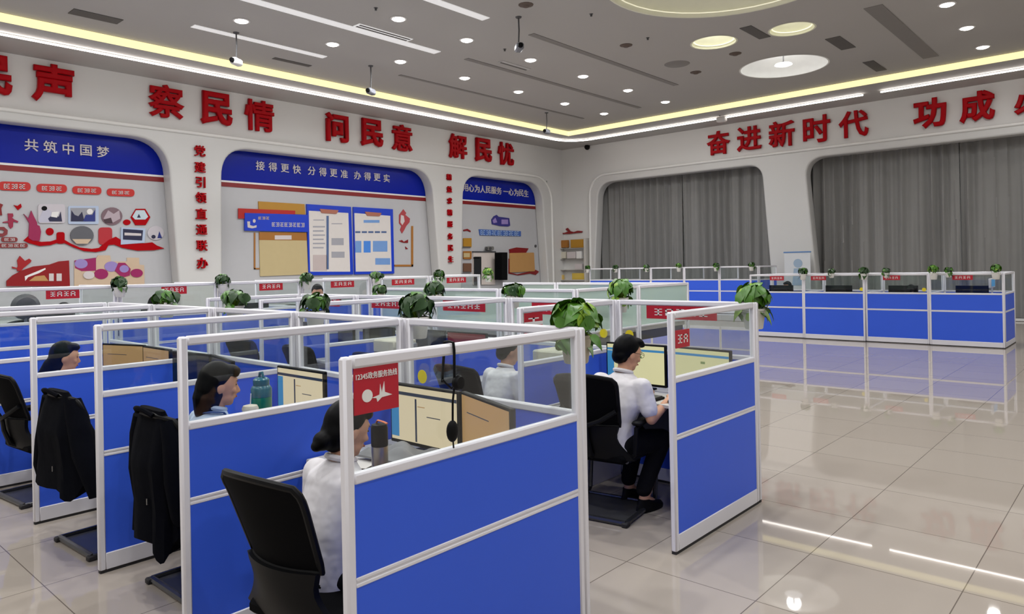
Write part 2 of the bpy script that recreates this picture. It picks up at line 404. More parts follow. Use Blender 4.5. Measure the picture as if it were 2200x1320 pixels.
m = MB(); m.box(XF, XF+0.2, YB, YR+0.4, 0, ZS+0.5); struct(m.build('wall_right', WHITEWALL, smooth=False))
m = MB(); m.box(XL-0.4, XF, YB-0.2, YB, 0, ZS+0.5); struct(m.build('wall_front', WHITEWALL, smooth=False))
m = MB(); m.box(XL, XL+0.015, 20.95, YR, 0, 0.1); m.box(XL, -15.6, YR-0.015, YR, 0, 0.1); struct(m.build('baseboard_back', DGREY, smooth=False))
m = MB(); m.box(-14.2, -8.85, 1.2, 10.2, 0, 0.15, r=0.01); struct(m.build('floor_platform', GREYB, smooth=False))

# rounded bead along the upper cladding edge, added to catch a bright line
m = MB(); m.tube([(XL+0.1, YB, 4.9), (XL+0.1, 20.1, 4.9)]+[(XL+0.1, 20.1+0.88*math.sin(a), 4.02+0.88*math.cos(a)) for a in [PI/2*k/8 for k in range(1, 9)]]+[(XL+0.1, 21.02, 0.02)], 0.045, 10)
struct(m.build('trim_2', mat('highlight_bead', (228, 227, 224), 0.22, var=0.01)))
m = MB(); m.tube([(XF, YR-0.1, 4.91), (-14.85, YR-0.1, 4.91)]+[(-14.85-0.72*math.sin(a), YR-0.1, 4.19+0.72*math.cos(a)) for a in [PI/2*k/8 for k in range(1, 9)]]+[(-15.6, YR-0.1, 0.02)], 0.045, 10)
struct(m.build('trim_3', mat('highlight_bead', (228, 227, 224), 0.22)))

# curtains hanging in the window recesses
def curtain(name, label, x0, x1, z0, z1, seed, lean=0.0):
    rnd = random.Random(seed); n = int((x1-x0)/0.024); rows = 9; vs = []; fs = []
    ph = [rnd.uniform(0, 6.28) for _ in range(4)]
    def off(x, t):
        a = 0.15*(abs(math.sin(x*8.5+ph[0]+1.6*math.sin(x*2.3+ph[1])+0.5*math.sin(x*1.1+2*t)))-0.5) + 0.045*math.sin(x*27+ph[2]+0.9*t+1.5*math.sin(x*3.1)) + 0.03*math.sin(x*5+ph[3]+2*t)
        return a*(0.7+0.3*t)
    for layer in (0, 1):
        for j in range(rows+1):
            t = j/rows; z = z1+(z0-z1)*t
            for i in range(n+1):
                x = x0+(x1-x0)*i/n; vs.append((x+lean*t*t*(1 if i > n/2 else 0)*(i/n-0.5)*2, off(x, t)+0.012*layer, z))
    W = n+1; o = W*(rows+1)
    for j in range(rows):
        for i in range(n):
            a = j*W+i; fs.append((a, a+1, a+W+1, a+W)); fs.append((o+a, o+a+W, o+a+W+1, o+a+1))
    for i in range(n): fs.append((i, o+i, o+i+1, i+1)); b = rows*W; fs.append((b+i, b+i+1, o+b+i+1, o+b+i))
    mb = MB(); mb.add(vs, fs); t = thing(name, label, 'curtain', (0, YR+0.5, 0), 0, 'grey curtains in the two windows')
    mb.build('curtain_cloth', CURT, t)
    k = MB(); k.tube([(x0, 0, z1+0.03), (x1, 0, z1+0.03)], 0.02, 8); k.build('curtain_track', DGREY, t)
curtain('curtain', 'long grey curtain filling the corner side half of the smaller window', -15.75, -12.1, 0.05, 4.72, 1)
curtain('curtain', 'long grey curtain in the half of the smaller window beside the poster pillar', -12.08, -8.5, 0.05, 4.72, 2)
curtain('curtain', 'long grey curtain in the wide window, beside the white pillar with the poster', -8.1, -3.9, 0.05, 4.74, 3)
curtain('curtain', 'long grey curtain in the wide window, behind the end of the blue counter row', -3.88, 1.6, 0.05, 4.74, 4)

# ------------------------------------------------------------------ lamps
def area_light(name, parent, loc, power, size, colr=(0.985, 0.99, 0.985), spread=170):
    ld = bpy.data.lights.new(name, 'AREA'); ld.shape = 'DISK'; ld.size = size; ld.energy = power; ld.color = colr; ld.spread = math.radians(spread)
    o = bpy.data.objects.new(name, ld); C.objects.link(o); o.location = loc; o.parent = parent; return o
ring = MB(); ring.lathe([(0.115, 0.0), (0.148, 0.0), (0.153, -0.008), (0.146, -0.014), (0.12, -0.016), (0.115, -0.006)], 24); RING = ring.data('ring', WHITE)
lens = MB(); lens.lathe([(0.116, -0.002), (0.11, -0.024), (0.07, -0.04), (0.0, -0.046)], 20); LENSM = lens.data('lens', LENS)
def downlight(x, y, label, group):
    t = thing('ceiling_downlight', label, 'ceiling light', (x, y, ZC), 0, group)
    link('trim_ring', RING, t); link('lens', LENSM, t); area_light('bulb', t, (0, 0, -0.06), LAMP_W, 0.2)
ya = [6.5, 8.45, 10.2, 12.18, 14.14, 16.12, 18.05]
for k, y in enumerate(ya): downlight(-12.36, y, 'ceiling downlight, %s of seven in the row nearer the slogan wall, counted cornerward' % ORD[k], 'ceiling downlights near the slogan wall')
for k, y in enumerate(ya[1:]): downlight(-10.27, y, 'ceiling downlight, %s of six in the row farther from the slogan wall, counted cornerward' % ORD[k], 'ceiling downlights near the slogan wall')
for k, y in enumerate([14.95, 16.75, 18.53]): downlight(-2.75, y, 'ceiling downlight, %s of three above the open floor, counted towards the curtains' % ORD[k], 'ceiling downlights above the open floor')
off = [(-12.36, y) for y in (4.5, 2.5, 0.5, -2.5)]+[(-10.27, y) for y in (4.5, 2.0, -0.5, -3.5)]+[(x, y) for x in (-7.8, -4.6, -2.75) for y in (7.5, 4.2, 1.0, -2.5)]+[(x, y) for x in (0.2, 3.4) for y in (17.5, 13.0, 8.5, 4.0, 0.0, -4.0)]
for x, y in off: downlight(x, y, 'round ceiling downlight out of the photographed part of the ceiling', 'ceiling downlights beyond the view')

def dome(x, y, r, kind, label):
    t = thing('dome_ceiling_light', label, 'ceiling light', (x, y, ZC), 0)
    d = {'big': 0.5, 'small': 0.26, 'huge': 0.5}[kind]
    b = MB(); prof = [(r+0.03, -0.004), (r-0.005, -0.004)]+[(r*math.cos(a)*0.995, d*math.sin(a)) for a in [PI/2*k/12 for k in range(13)]]
    b.lathe(prof[:-1]+[(0.001, d)], 56, caps=False); b.build('bowl', BOWL if kind == 'big' else BOWLC, t)
    if kind == 'big':
        l = MB(); l.lathe([(0.0, -0.03), (0.14, -0.026), (0.2, -0.005), (0.18, 0.02), (0.0, 0.03)], 24, (0, 0, 0.05)); l.build('lamp_globe', mat('globe_glow', (255, 255, 255), 0.4, emit=(255, 255, 255), es=1.7), t)
        s = MB(); s.tube([(0, 0, 0.08), (0, 0, 0.5)], 0.015); s.build('stem', CHROME, t)
        p = bpy.data.lights.new('bulb', 'POINT'); p.energy = 13; p.shadow_soft_size = 0.16; o = bpy.data.objects.new('bulb', p); C.objects.link(o); o.location = (0, 0, 0.24); o.parent = t
    else:
        l = MB(); n = 36; rr = r-0.05 if kind == 'small' else r-0.08
        l.tube([(rr*math.cos(2*PI*k/n), rr*math.sin(2*PI*k/n), 0.05) for k in range(n)], 0.01, 8, closed=True)
        p = bpy.data.lights.new('bulb', 'POINT'); p.energy = {'small': 3.6 if r > 0.44 else 1.5, 'huge': 5}[kind]; p.color = (1, 0.98, 0.88); p.shadow_soft_size = 0.06; o = bpy.data.objects.new('bulb', p); C.objects.link(o); o.location = (0, 0, 0.1) if kind == 'small' else (0.9, -0.9, 0.2); o.parent = t
        l.build('ring_tube', mat('ring_glow_%s' % kind, (255, 250, 225), 0.4, emit=(255, 250, 222), es=0.7 if kind == 'small' else 0.5), t)
dome(*DOMES[0], 'large white dome ceiling light with a bright lamp at its centre')
dome(*DOMES[1], 'small cream dome ceiling light, the one nearer the slogan wall of the two small domes')
dome(*DOMES[2], 'small dim cream dome ceiling light beside two dark ceiling vents')
dome(*DOMES[3], 'very wide round ceiling light recess, cut off by the upper edge of the photo')
m = MB(); m.lathe([(0.0, -0.012), (0.27, -0.012), (0.29, 0.0)], 32); t = tag(m.build('ceiling_speaker', VENT, None, (-8.14, 14.87, ZC)), 'flat grey round speaker set in the ceiling beside the large lit dome', 'speaker')

def light_line(name, label, pts, m_, r, cat):
    q = MB(); q.tube(pts, r, 8); tag(q.build(name, m_), label, cat)
cor = [(-15.5, YB+0.1, 6.0), (-15.5, 19.6, 6.0)]+[(-15.5+0.9*(1-math.cos(a)), 19.6+0.9*math.sin(a), 6.0) for a in [PI/2*k/8 for k in range(1, 9)]]+[(-9.8, 20.5, 6.0), (-5.75, 20.5, 6.0)]
light_line('led_tube_light', 'long thin white light line running under the soffit round the room corner', cor, TUBE, 0.019, 'light strip')
light_line('led_tube_light', 'thin white light line under the soffit above the wide curtained window', [(-5.32, 20.5, 6.0), (XF-0.1, 20.5, 6.0)], TUBE, 0.019, 'light strip')
m = MB(); m.box(XC, XC+0.02, YB, YC, ZS, ZC); tag(m.build('cove_light', COVE, smooth=False), 'pale yellow glowing cove strip between ceiling and soffit along the slogan wall', 'light strip')
m = MB(); m.box(XC, XF, YC-0.02, YC, ZS, ZC); tag(m.build('cove_light', COVE, smooth=False), 'pale yellow glowing cove strip between ceiling and soffit along the curtain wall', 'light strip')

def flat_ceil(name, label, cat, x0, x1, y0, y1, m_, slots=0, d=0.012):
    t = thing(name, label, cat, ((x0+x1)/2, (y0+y1)/2, ZC)); a, b = (x1-x0)/2, (y1-y0)/2
    q = MB(); q.box(-a, a, -b, b, -d, 0, r=0.004); q.build('face_plate', m_, t)
    for k in range(slots):
        q = MB(); xx = -a*0.5 + a*k; q.box(xx-0.025, xx+0.025, -b*0.94, b*0.94, -d-0.004, -d+0.001); q.build('slot', VENTD, t)
flat_ceil('white_slot', 'long white painted-glow ceiling slot with an air vent set beside it', 'light strip', -11.42, -11.2, 4.6, 10.35, DIFF)
flat_ceil('white_slot', 'short white painted-glow slot in the ceiling beside the slogan wall cove', 'light strip', -13.33, -13.15, 6.0, 8.85, DIFF)
flat_ceil('white_slot', 'white painted-glow ceiling slot with a pointed end at the upper edge of the photo', 'light strip', -9.25, -9.05, 6.5, 9.6, DIFF)
flat_ceil('air_vent', 'slotted ceiling air vent lying beside the long white slot', 'air vent', -11.18, -10.98, 8.1, 9.4, DIFF, 2)  # vent face shares the glow painted into the white slots
flat_ceil('air_vent', 'slotted ceiling air vent among the rows of downlights', 'air vent', -10.9, -10.74, 11.8, 12.75, mat('vent_white', (190, 188, 186), 0.5), 1)
flat_ceil('air_vent', 'long grey linear ceiling vent between the downlights and the slogan wall cove', 'air vent', -13.3, -13.2, 10.9, 18.2, VENT)
flat_ceil('air_vent', 'long grey linear ceiling vent between the two rows of downlights', 'air vent', -11.28, -11.14, 11.1, 18.2, VENT)
flat_ceil('air_vent', 'long grey linear ceiling vent beside the row of six downlights, towards the domes', 'air vent', -9.2, -9.05, 10.85, 16.6, VENT)
flat_ceil('air_vent', 'wide long dark grey ceiling return vent beside the three downlights above the open floor', 'air vent', -3.92, -3.6, 14.1, 18.6, VENT, 0)
flat_ceil('air_vent', 'small dark ceiling vent between the two small cream domes', 'air vent', -6.02, -5.78, 13.5, 14.45, VENTD)
flat_ceil('air_vent', 'small dark square ceiling vent on the curtain wall side of the dim cream dome', 'air vent', -5.05, -4.75, 15.45, 16.5, VENTD)
flat_ceil('air_vent', 'small grey ceiling vent just before the cove of the curtain wall', 'air vent', -5.02, -4.78, 17.9, 19.0, VENTD)
flat_ceil('air_vent', 'narrow dark ceiling vent beside the slogan wall cove, the one closest to the viewer', 'air vent', -14.1, -13.78, 4.2, 5.0, VENTD)
flat_ceil('air_vent', 'narrow dark ceiling vent beside the slogan wall cove, beyond the short white slot', 'air vent', -14.12, -13.98, 8.1, 9.0, VENTD)
for k, (x, y, l) in enumerate([(-8.16, 9.58, 'small brown arrow shaped detector on the ceiling nearest the upper edge'), (-8.19, 12.82, 'small brown arrow shaped detector on the ceiling in front of the round grey speaker'), (-8.17, 15.83, 'small dark detector on the ceiling just behind the round grey speaker'), (-6.82, 15.06, 'small dark detector on the ceiling between the large dome and the brighter small dome')]):
    q = MB(); q.lathe([(0.0, -0.05), (0.05, -0.045), (0.075, -0.02), (0.13, -0.012), (0.135, 0)], 12); tag(q.build('smoke_detector', mat('detector_brown', (92, 78, 70), 0.6), None, (x, y, ZC)), l, 'smoke detector')
for k, (x, y, l) in enumerate([(-10.13, 7.83, 'tiny dark sprinkler point beside the first of the row of six downlights'), (-7.62, 10.78, 'tiny dark sprinkler point beside the very wide ceiling light recess'), (-7.61, 12.72, 'tiny dark sprinkler point in front of the brighter small dome'), (-10.15, 11.2, 'tiny dark sprinkler point behind the second of the row of six downlights')]):
    q = MB(); q.lathe([(0.0, -0.05), (0.02, -0.045), (0.02, -0.01), (0.04, 0)], 10); tag(q.build('sprinkler_head', DGREY, None, (x, y, ZC)), l, 'sprinkler')

def ceiling_camera(x, y, drop, rz, label, white=True):
    t = thing('security_camera', label, 'camera', (x, y, ZC), rz)
    q = MB(); q.tube([(0, 0, 0), (0.005, 0, -drop*0.5), (-0.01, 0, -drop)], 0.014, 8); q.lathe([(0.05, -0.02), (0.06, 0)], 14); q.build('drop_rod', DGREY, t)
    q = MB(); q.box(-0.07, 0.07, -0.14, 0.12, -drop-0.13, -drop+0.0, r=0.03); q.build('camera_body', WHITE if white else GREYP, t)
    q = MB(); q.lathe([(0.05, 0), (0.045, 0.03), (0.0, 0.035)], 14); o = q.build('camera_lens', BLACK, t, (0, -0.14, -drop-0.065)); o.rotation_euler = (PI/2, 0, 0)
ceiling_camera(-13.05, 6.75, 0.5, 0.5, 'white ceiling camera on a drop rod above the first blue display board')
ceiling_camera(-13.1, 9.95, 0.52, 0.4, 'dark rod ceiling camera against the cove above the slogan wall, middle of the three there', False)
ceiling_camera(-8.66, 9.95, 0.5, 0.9, 'grey ceiling camera on a bent dark rod between the downlights and the detectors', False)
ceiling_camera(-13.5, 16.7, 0.5, 0.2, 'grey ceiling camera on a rod close to the room corner', False)
q = MB(); q.box(-0.14, 0.14, -0.1, 0.1, -0.16, 0.0, r=0.03); t = thing('junction_box', 'small white box hanging under the light line on the curtain wall', 'box', (-9.72, 20.42, 6.02)); q.build('housing', WHITE, t); q = MB(); q.tube([(0, -0.1, 0), (0, -0.3, 0.14)], 0.012); q.build('cable', DGREY, t)
q = MB(); q.box(-0.05, 0.05, -0.02, 0.04, 0.08, 0.16, r=0.01); t = thing('wall_camera', 'small black camera on the wall beside the room corner', 'camera', (-15.6, YR-0.06, 5.95)); q.build('bracket', BLACK, t); q = MB(); q.ell((0, -0.1, 0.03), 0.09, 0.12, 0.1); q.build('camera_body', BLACK, t)

# ------------------------------------------------------------------ red slogan letters
def letter(ch, axis, pos, z, size, label, group, m_=None, thick=0.02, plane=None, cat='wall letter', bold=0.04):
    if ch in '察情意解新奋进代忧时': bold = 0.026
    if thick < 0.02: bold = 0.02
    me, w_, h_ = text_mesh(ch, 1.0, thick/0.85, 0.0, bold)
    k = size/max(w_, h_); me.transform(Matrix.Diagonal((k, k, 1, 1)))
    if axis == 'x': me.transform(RX); loc = (plane+0.002-min(v.co.x for v in me.vertices), pos, z)
    else: me.transform(RY); loc = (pos, plane-0.002-max(v.co.y for v in me.vertices), z)
    setmat(me, m_ or RED); me.name = 'slogan_letter'
    return tag(link('slogan_letter', me, None, loc), label, cat, group)
g1 = 'red slogan letters above the display boards'; g2 = 'red slogan letters above the curtains'
for ch, y, nm in [('民', 3.62, 'the character for people before the one for voice'), ('声', 4.72, 'the character for voice, first whole one'), ('察', 7.0, 'the character for observe'), ('民', 8.17, 'the character for people before the one for feeling'), ('情', 9.29, 'the character for feeling'), ('问', 11.6, 'the character for ask'), ('民', 12.78, 'the character for people after the one for ask'), ('意', 13.91, 'the character for opinion'), ('解', 16.23, 'the character for relieve'), ('民', 17.4, 'the character for people after the one for relieve'), ('忧', 18.54, 'the character for worry, last before the corner')]:
    letter(ch, 'x', y, 5.56, 0.80, 'big red letter on the slogan wall, '+nm, g1, plane=XL)
for ch, x, nm in [('奋', -10.48, 'first after the corner, the character for strive'), ('进', -9.45, 'the character for advance'), ('新', -8.43, 'the character for new'), ('时', -7.39, 'the character for time'), ('代', -6.37, 'the character for era'), ('功', -4.45, 'the character for merit'), ('成', -3.38, 'the character for achieve'), ('必', -2.2, 'cut off by the edge of the photo')]:
    letter(ch, 'y', x, 5.49, 0.80, 'big red letter above the curtains, '+nm, g2, plane=YR)
for k, (ch, v) in enumerate(zip('党建引领直通联办', [325, 360, 392, 425, 460, 494, 528, 566])):
    y, z = on_x(427.5+k*0.8, v, XL+0.1)
    letter(ch, 'x', y, z, 0.26, 'small red letter on the pillar between the first two boards, %s from the top' % ORD[k], 'small red letters on the first pillar', plane=XL+0.1, thick=0.015)
for k, v in enumerate([381, 407, 432, 457, 482, 508, 533, 557]):
    y, z = on_x(963+k*0.5, v, XL+0.1)
    letter('精益求精服务民生'[k], 'x', y, z, 0.2, 'small red letter on the pillar beside the door board, %s from the top' % ORD[k], 'small red letters on the second pillar', plane=XL+0.1, thick=0.015)

# ------------------------------------------------------------------ display boards in the niches
XB = XL-0.305                    # face of the boards
def pxpoly(px, x, r=0.0):
    pts = [on_x(u, v, x) for u, v in px]
    return rounded(pts, r, 5) if r else pts
def wall_part(name, px, m_, parent=None, d0=0.0, d1=0.012, r=0.0, base=None):
    x = XB+d0; q = MB(); q.prism(pxpoly(px, x, r), XB+d0, XB+d1, 'x'); return q.build(name, m_, parent)
def rect(u0, v0, u1, v1): return [(u0, v0), (u1, v0), (u1, v1), (u0, v1)]
def oval(u0, v0, u1, v1, n=22): return [((u0+u1)/2+(u1-u0)/2*math.cos(2*PI*k/n), (v0+v1)/2+(v1-v0)/2*math.sin(2*PI*k/n)) for k in range(n)]
def board(name, label, y0, y1, text, tu, tz, width, gap=0.28):
    t = thing(name, label, 'display board', (0, 0, 0))
    q = MB(); q.box(XB-0.05, XB, y0, y1, 0.5, 4.79); q.build('backing_panel', GREYB, t)
    q = MB(); q.box(XB, XB+0.01, max(y0, y0 if y0 < 0 else y0+0.02), y1-0.02, 3.9, 4.78); q.build('blue_banner', NAVY, t)
    q = MB(); q.box(XB, XB+0.014, y0, y1, 3.855, 3.9); q.build('white_stripe', WHITE, t)
    q = MB(); q.box(XB, XB+0.012, y0, y1, 3.745, 3.855); q.build('red_stripe', DKRED, t)
    adv = 1.0; pos = 0.0; spots = []
    for ch in text:
        if ch == ' ': pos += gap; continue
        spots.append((ch, pos)); pos += adv
    k = width/(spots[-1][1]+0.9); mid = spots[-1][1]/2
    for ch, p in spots:
        me, w_, h_ = text_mesh(ch, 1.0, 0.012, 0.0, 0.012); me.transform(Matrix.Diagonal((k, k, 0.5, 1)))
        if ch == '一': pass
        placed('header_letter', me, PALE, RX, (XB+0.024, tu+(p-mid)*k, tz), t)
    return t
c = [on_x(146, 320, XB), on_x(704, 371, XB), on_x(1067, 410, XB)]
board('display_board', 'blue bannered display board with red ribbon art and many small photos', -2.2, 7.35, '共 筑 中 国 梦', c[0][0], c[0][1], on_x(236, 330, XB)[0]-on_x(56, 312, XB)[0])
board('display_board', 'blue bannered display board with two blue framed notices', 8.1, 15.45, '接 得 更 快  分 得 更 准  办 得 更 实', c[1][0], c[1][1], on_x(846, 385, XB)[0]-on_x(563, 358, XB)[0], 0.4)
board('display_board', 'blue bannered display board with a door, nearest the room corner', 16.12, 20.85, '用心为人民服务 一心为民生', c[2][0], c[2][1], on_x(1138, 415, XB)[0]-on_x(998, 405, XB)[0])

def ornament(name, label, cat, px, m_, d=0.03, r=0.0, group=None, parts=()):
    if not parts:
        return tag(wall_part(name, px, m_, None, 0.0, d, r), label, cat, group)
    t = thing(name, label, cat, (0, 0, 0), 0, group)
    wall_part('panel', px, m_, t, 0.0, d, r)
    for i, (pn, pp, pm) in enumerate(parts): wall_part(pn, pp, pm, t, d-0.005, d+0.004+0.003*i, 0.0)
    return t
def glyphs(u0, v0, u1, v1, n, slope=0.0):
    """pale character-like strokes of an unreadable caption, as one mesh"""
    q = []; w_ = (u1-u0)/n
    for i in range(n):
        a = u0+w_*i+w_*0.12; b = u0+w_*(i+1)-w_*0.12; dv = slope*(i+0.5)*w_
        h = v1-v0
        for (x0, x1, y0, y1) in ((0, 1, 0, 0.16), (0.1, 0.9, 0.42, 0.56), (0, 1, 0.84, 1), (0.42, 0.58, 0, 1), ((0, 0.14, 0.2, 0.9), (0.86, 1, 0.2, 0.9), (0, 0.14, 0.5, 1))[i % 3]):
            q.append(rect(a+(b-a)*x0, v0+dv+h*y0, a+(b-a)*x1, v0+dv+h*y1))
    return q
def glyph_part(name, rects, m_, parent, d0, d1):
    q = MB()
    for rc in rects: q.prism(pxpoly(rc, XB+d0), XB+d0, XB+d1, 'x')
    return q.build(name, m_, parent)
for k, (u0, v0, u1, v1) in enumerate([(-4, 390, 65, 411), (78, 395, 143, 415), (155, 400, 217, 419), (229, 405, 288, 423)]):
    t = thing('caption_plaque', 'red rounded caption plaque under the first banner, %s from the edge of the photo' % ORD[k], 'plaque', (0, 0, 0), 0, 'red caption plaques on the first board')
    wall_part('plaque_body', [(u0, v0), (u1, v0+2), (u1, v1), (u0, v1-2)], mat('plaque_red', (190, 30, 24), 0.4), t, 0, 0.03, 0.12)
    glyph_part('lettering', glyphs(u0+10, v0+5, u1-9, v1-6, 3, 0.03), PALE, t, 0.028, 0.036)
ornament('picture_panel', 'white rectangular photo panel with a person in a white shirt, beside the magenta figure', 'picture', rect(81, 439, 139, 480), mat('photo_pale', (196, 190, 196), 0.4), 0.03, 0.06, parts=[('picture', [(84, 470), (92, 452), (104, 450), (118, 462), (112, 478), (84, 478)], mat('photo_lilac', (186, 184, 200), 0.5)), ('picture', oval(89, 443, 101, 453), BLACK), ('picture', [(103, 470), (112, 462), (126, 466), (130, 455), (133, 476), (106, 476)], mat('photo_navy', (26, 26, 62), 0.5)), ('picture', [(111, 456), (127, 455), (122, 468), (109, 466)], WHITE)])
ornament('picture_panel', 'blue edged rectangular photo panel with people in blue, right of the white one', 'picture', rect(146, 443, 211, 482), mat('photo_sky', (176, 190, 214), 0.4), 0.03, 0.03, parts=[('picture', rect(151, 447, 205, 476), mat('photo_grey', (150, 150, 156), 0.5)), ('picture', [(152, 476), (153, 452), (160, 462), (168, 465), (176, 455), (181, 476)], mat('photo_navy', (26, 26, 62), 0.5)), ('picture', [(178, 476), (184, 462), (198, 462), (204, 450), (204, 476)], mat('photo_blue', (26, 42, 120), 0.5)), ('picture', oval(186, 449, 199, 461), WHITE)])
ornament('picture_panel', 'round brownish photo panel on the first board', 'picture', oval(217, 446, 262, 484), mat('photo_brown', (120, 96, 104), 0.4), 0.03, parts=[('picture', [(222, 470), (232, 452), (244, 460), (256, 452), (258, 470), (240, 480)], mat('photo_rose', (176, 160, 168), 0.5)), ('picture', [(222, 472), (238, 468), (242, 480), (226, 480)], mat('photo_dark', (66, 46, 54), 0.5))])
ornament('picture_panel', 'red edged hexagonal photo panel on the first board', 'picture', [(291, 449), (311, 449), (322, 467), (312, 484), (290, 484), (280, 467)], RED, 0.03, parts=[('picture', [(292, 452), (310, 452), (318, 466), (312, 472), (290, 472), (284, 466)], mat('photo_ice', (190, 206, 214), 0.5)), ('picture', [(294, 468), (298, 460), (302, 468)], mat('photo_navy', (26, 26, 62), 0.5))])
ornament('wall_disc', 'small red disc between the round and the hexagonal photo panels', 'ornament', oval(264, 472, 280, 484), RED, 0.02)
ornament('wall_disc', 'larger red disc above the red ribbon beside the magenta figure', 'ornament', oval(98, 490, 115, 506), RED, 0.02)
ornament('picture_panel', 'round grey photo panel hanging over the dip of the red ribbon', 'picture', oval(150, 486, 200, 527), mat('photo_slate', (92, 92, 98), 0.4), 0.045, parts=[('picture', [(155, 514), (196, 514), (188, 524), (164, 524)], PEACH)])
ornament('wall_plaque', 'red rounded square plaque standing on the red ribbon', 'plaque', rect(211, 489, 240, 526), mat('plaque_rose', (176, 36, 46), 0.4), 0.03, 0.08)
ornament('wall_plaque', 'small red rounded plaque rising from the ribbon right of the larger red disc', 'plaque', rect(121, 499, 138, 524), RED, 0.03, 0.05)
ornament('picture_panel', 'pale blue rectangular photo panel with a dark group picture on the first board', 'picture', [(259, 489), (311, 491), (309, 522), (258, 526)], mat('photo_sky', (176, 190, 214), 0.4), 0.045, parts=[('picture', [(264, 492), (307, 495), (305, 517), (264, 515)], mat('photo_navy', (26, 26, 62), 0.5)), ('picture', [(267, 500), (303, 502), (303, 507), (267, 506)], PALE)])
ornament('picture_panel', 'small rounded photo panel at the end of the red ribbon', 'picture', oval(316, 486, 351, 516), mat('photo_pale', (196, 190, 196), 0.4), 0.03, parts=[('picture', [(338, 512), (342, 497), (348, 512)], mat('photo_blue', (26, 42, 120), 0.5)), ('picture', oval(325, 505, 334, 513), mat('photo_navy', (26, 26, 62), 0.5))])
ornament('wall_ribbon', 'red wavy ribbon ornament sweeping across the first board', 'ornament', [(50, 517), (62, 506), (70, 517), (88, 520), (108, 519), (124, 514), (138, 516), (152, 524), (170, 532), (196, 535), (212, 533), (222, 524), (232, 516), (248, 509), (262, 518), (285, 524), (308, 523), (326, 521), (336, 528), (352, 534), (330, 538), (295, 539), (262, 533), (245, 526), (232, 527), (226, 538), (205, 542), (180, 540), (158, 532), (138, 523), (126, 521), (108, 527), (85, 529), (62, 523)], RED, 0.035)
ornament('wall_figure', 'magenta and red flame shaped figure standing on the ribbon', 'ornament', [(60, 512), (62, 480), (50, 460), (60, 470), (66, 453), (70, 462), (78, 478), (79, 484), (84, 486), (87, 498), (84, 518), (70, 518)], mat('figure_magenta', (150, 22, 76), 0.4), 0.045)
ornament('wall_heart', 'small red heart on the first board', 'ornament', [(29, 441), (37, 443), (44, 438), (46, 445), (38, 452)], RED, 0.03)
ornament('wall_figure', 'small red running figure under the heart', 'ornament', [(16, 459), (27, 459), (28, 465), (25, 468), (30, 472), (39, 476), (37, 479), (28, 476), (27, 488), (22, 492), (18, 486), (17, 479), (5, 479), (6, 477), (17, 475)], mat('figure_crimson', (150, 26, 62), 0.4), 0.03)
ornament('wall_figure', 'dark red figure cut off by the edge of the photo on the first board', 'ornament', [(-5, 436), (6, 440), (2, 448), (4, 463), (-5, 463)], DKRED, 0.03)
ornament('wall_ring', 'dark red ring ornament at the edge of the photo', 'ornament', [(-6, 488), (8, 488), (16, 495), (15, 504), (6, 509), (-6, 509), (-6, 502), (6, 502), (9, 497), (4, 494), (-6, 494)], mat('ring_red', (130, 46, 50), 0.4), 0.03)
for k, (u0, v0, u1, v1) in enumerate([(2, 510, 37, 520), (-4, 523, 59, 533)]):
    t = thing('caption_strip', ['short', 'long'][k]+' brown red caption strip with pale letters at the edge of the first board', 'caption', (0, 0, 0))
    wall_part('strip_body', rect(u0, v0, u1, v1), mat('strip_red', (130, 40, 40), 0.4), t, 0, 0.03, 0.05); glyph_part('lettering', glyphs(u0+6, v0+2, u1-4, v1-2, 2+2*k), PALE, t, 0.028, 0.036)
ornament('wall_banner', 'large dark red banner shaped ornament at the foot of the first board', 'ornament', [(13, 604), (26, 592), (45, 582), (70, 573), (105, 569), (125, 562), (147, 560), (149, 615), (13, 615)], mat('banner_dark_red', (140, 8, 14), 0.35), 0.04, parts=[('ribbon_line', [(53, 594), (80, 583), (97, 576), (98, 579), (84, 587), (60, 596), (54, 604)], WHITE), ('picture', [(62, 604), (75, 594), (95, 592), (104, 604)], TAN), ('picture', rect(105, 588, 115, 604), PALE), ('picture', rect(121, 588, 132, 604), PALE)])
ornament('wall_torch', 'small red star and torch ornament above the dark red banner', 'ornament', [(25, 573), (36, 576), (38, 572), (36, 560), (42, 550), (53, 561), (62, 556), (67, 560), (65, 564), (50, 576), (44, 583), (36, 583), (36, 578), (26, 577)], mat('torch_red', (160, 12, 20), 0.4), 0.03)
t = ornament('photo_collage', 'collage of pink flower photos on peach cards at the foot of the first board', 'picture', [(159, 570), (206, 556), (210, 549), (236, 549), (238, 562), (272, 562), (272, 554), (298, 554), (299, 569), (309, 570), (310, 615), (159, 615)], PEACH, 0.02, parts=[('picture', [(160, 560), (206, 554), (206, 582), (175, 583), (161, 576)], PINK), ('picture', oval(160, 557, 188, 577), PURP), ('picture', oval(224, 562, 254, 584), PURP), ('picture', oval(202, 578, 232, 600), PINK), ('picture', [(246, 582), (254, 565), (268, 565), (280, 578), (278, 592), (262, 597)], PINK), ('picture', oval(256, 570, 276, 586), PURP), ('picture', oval(280, 578, 306, 596), PINK), ('picture', oval(178, 583, 202, 600), PALE)])

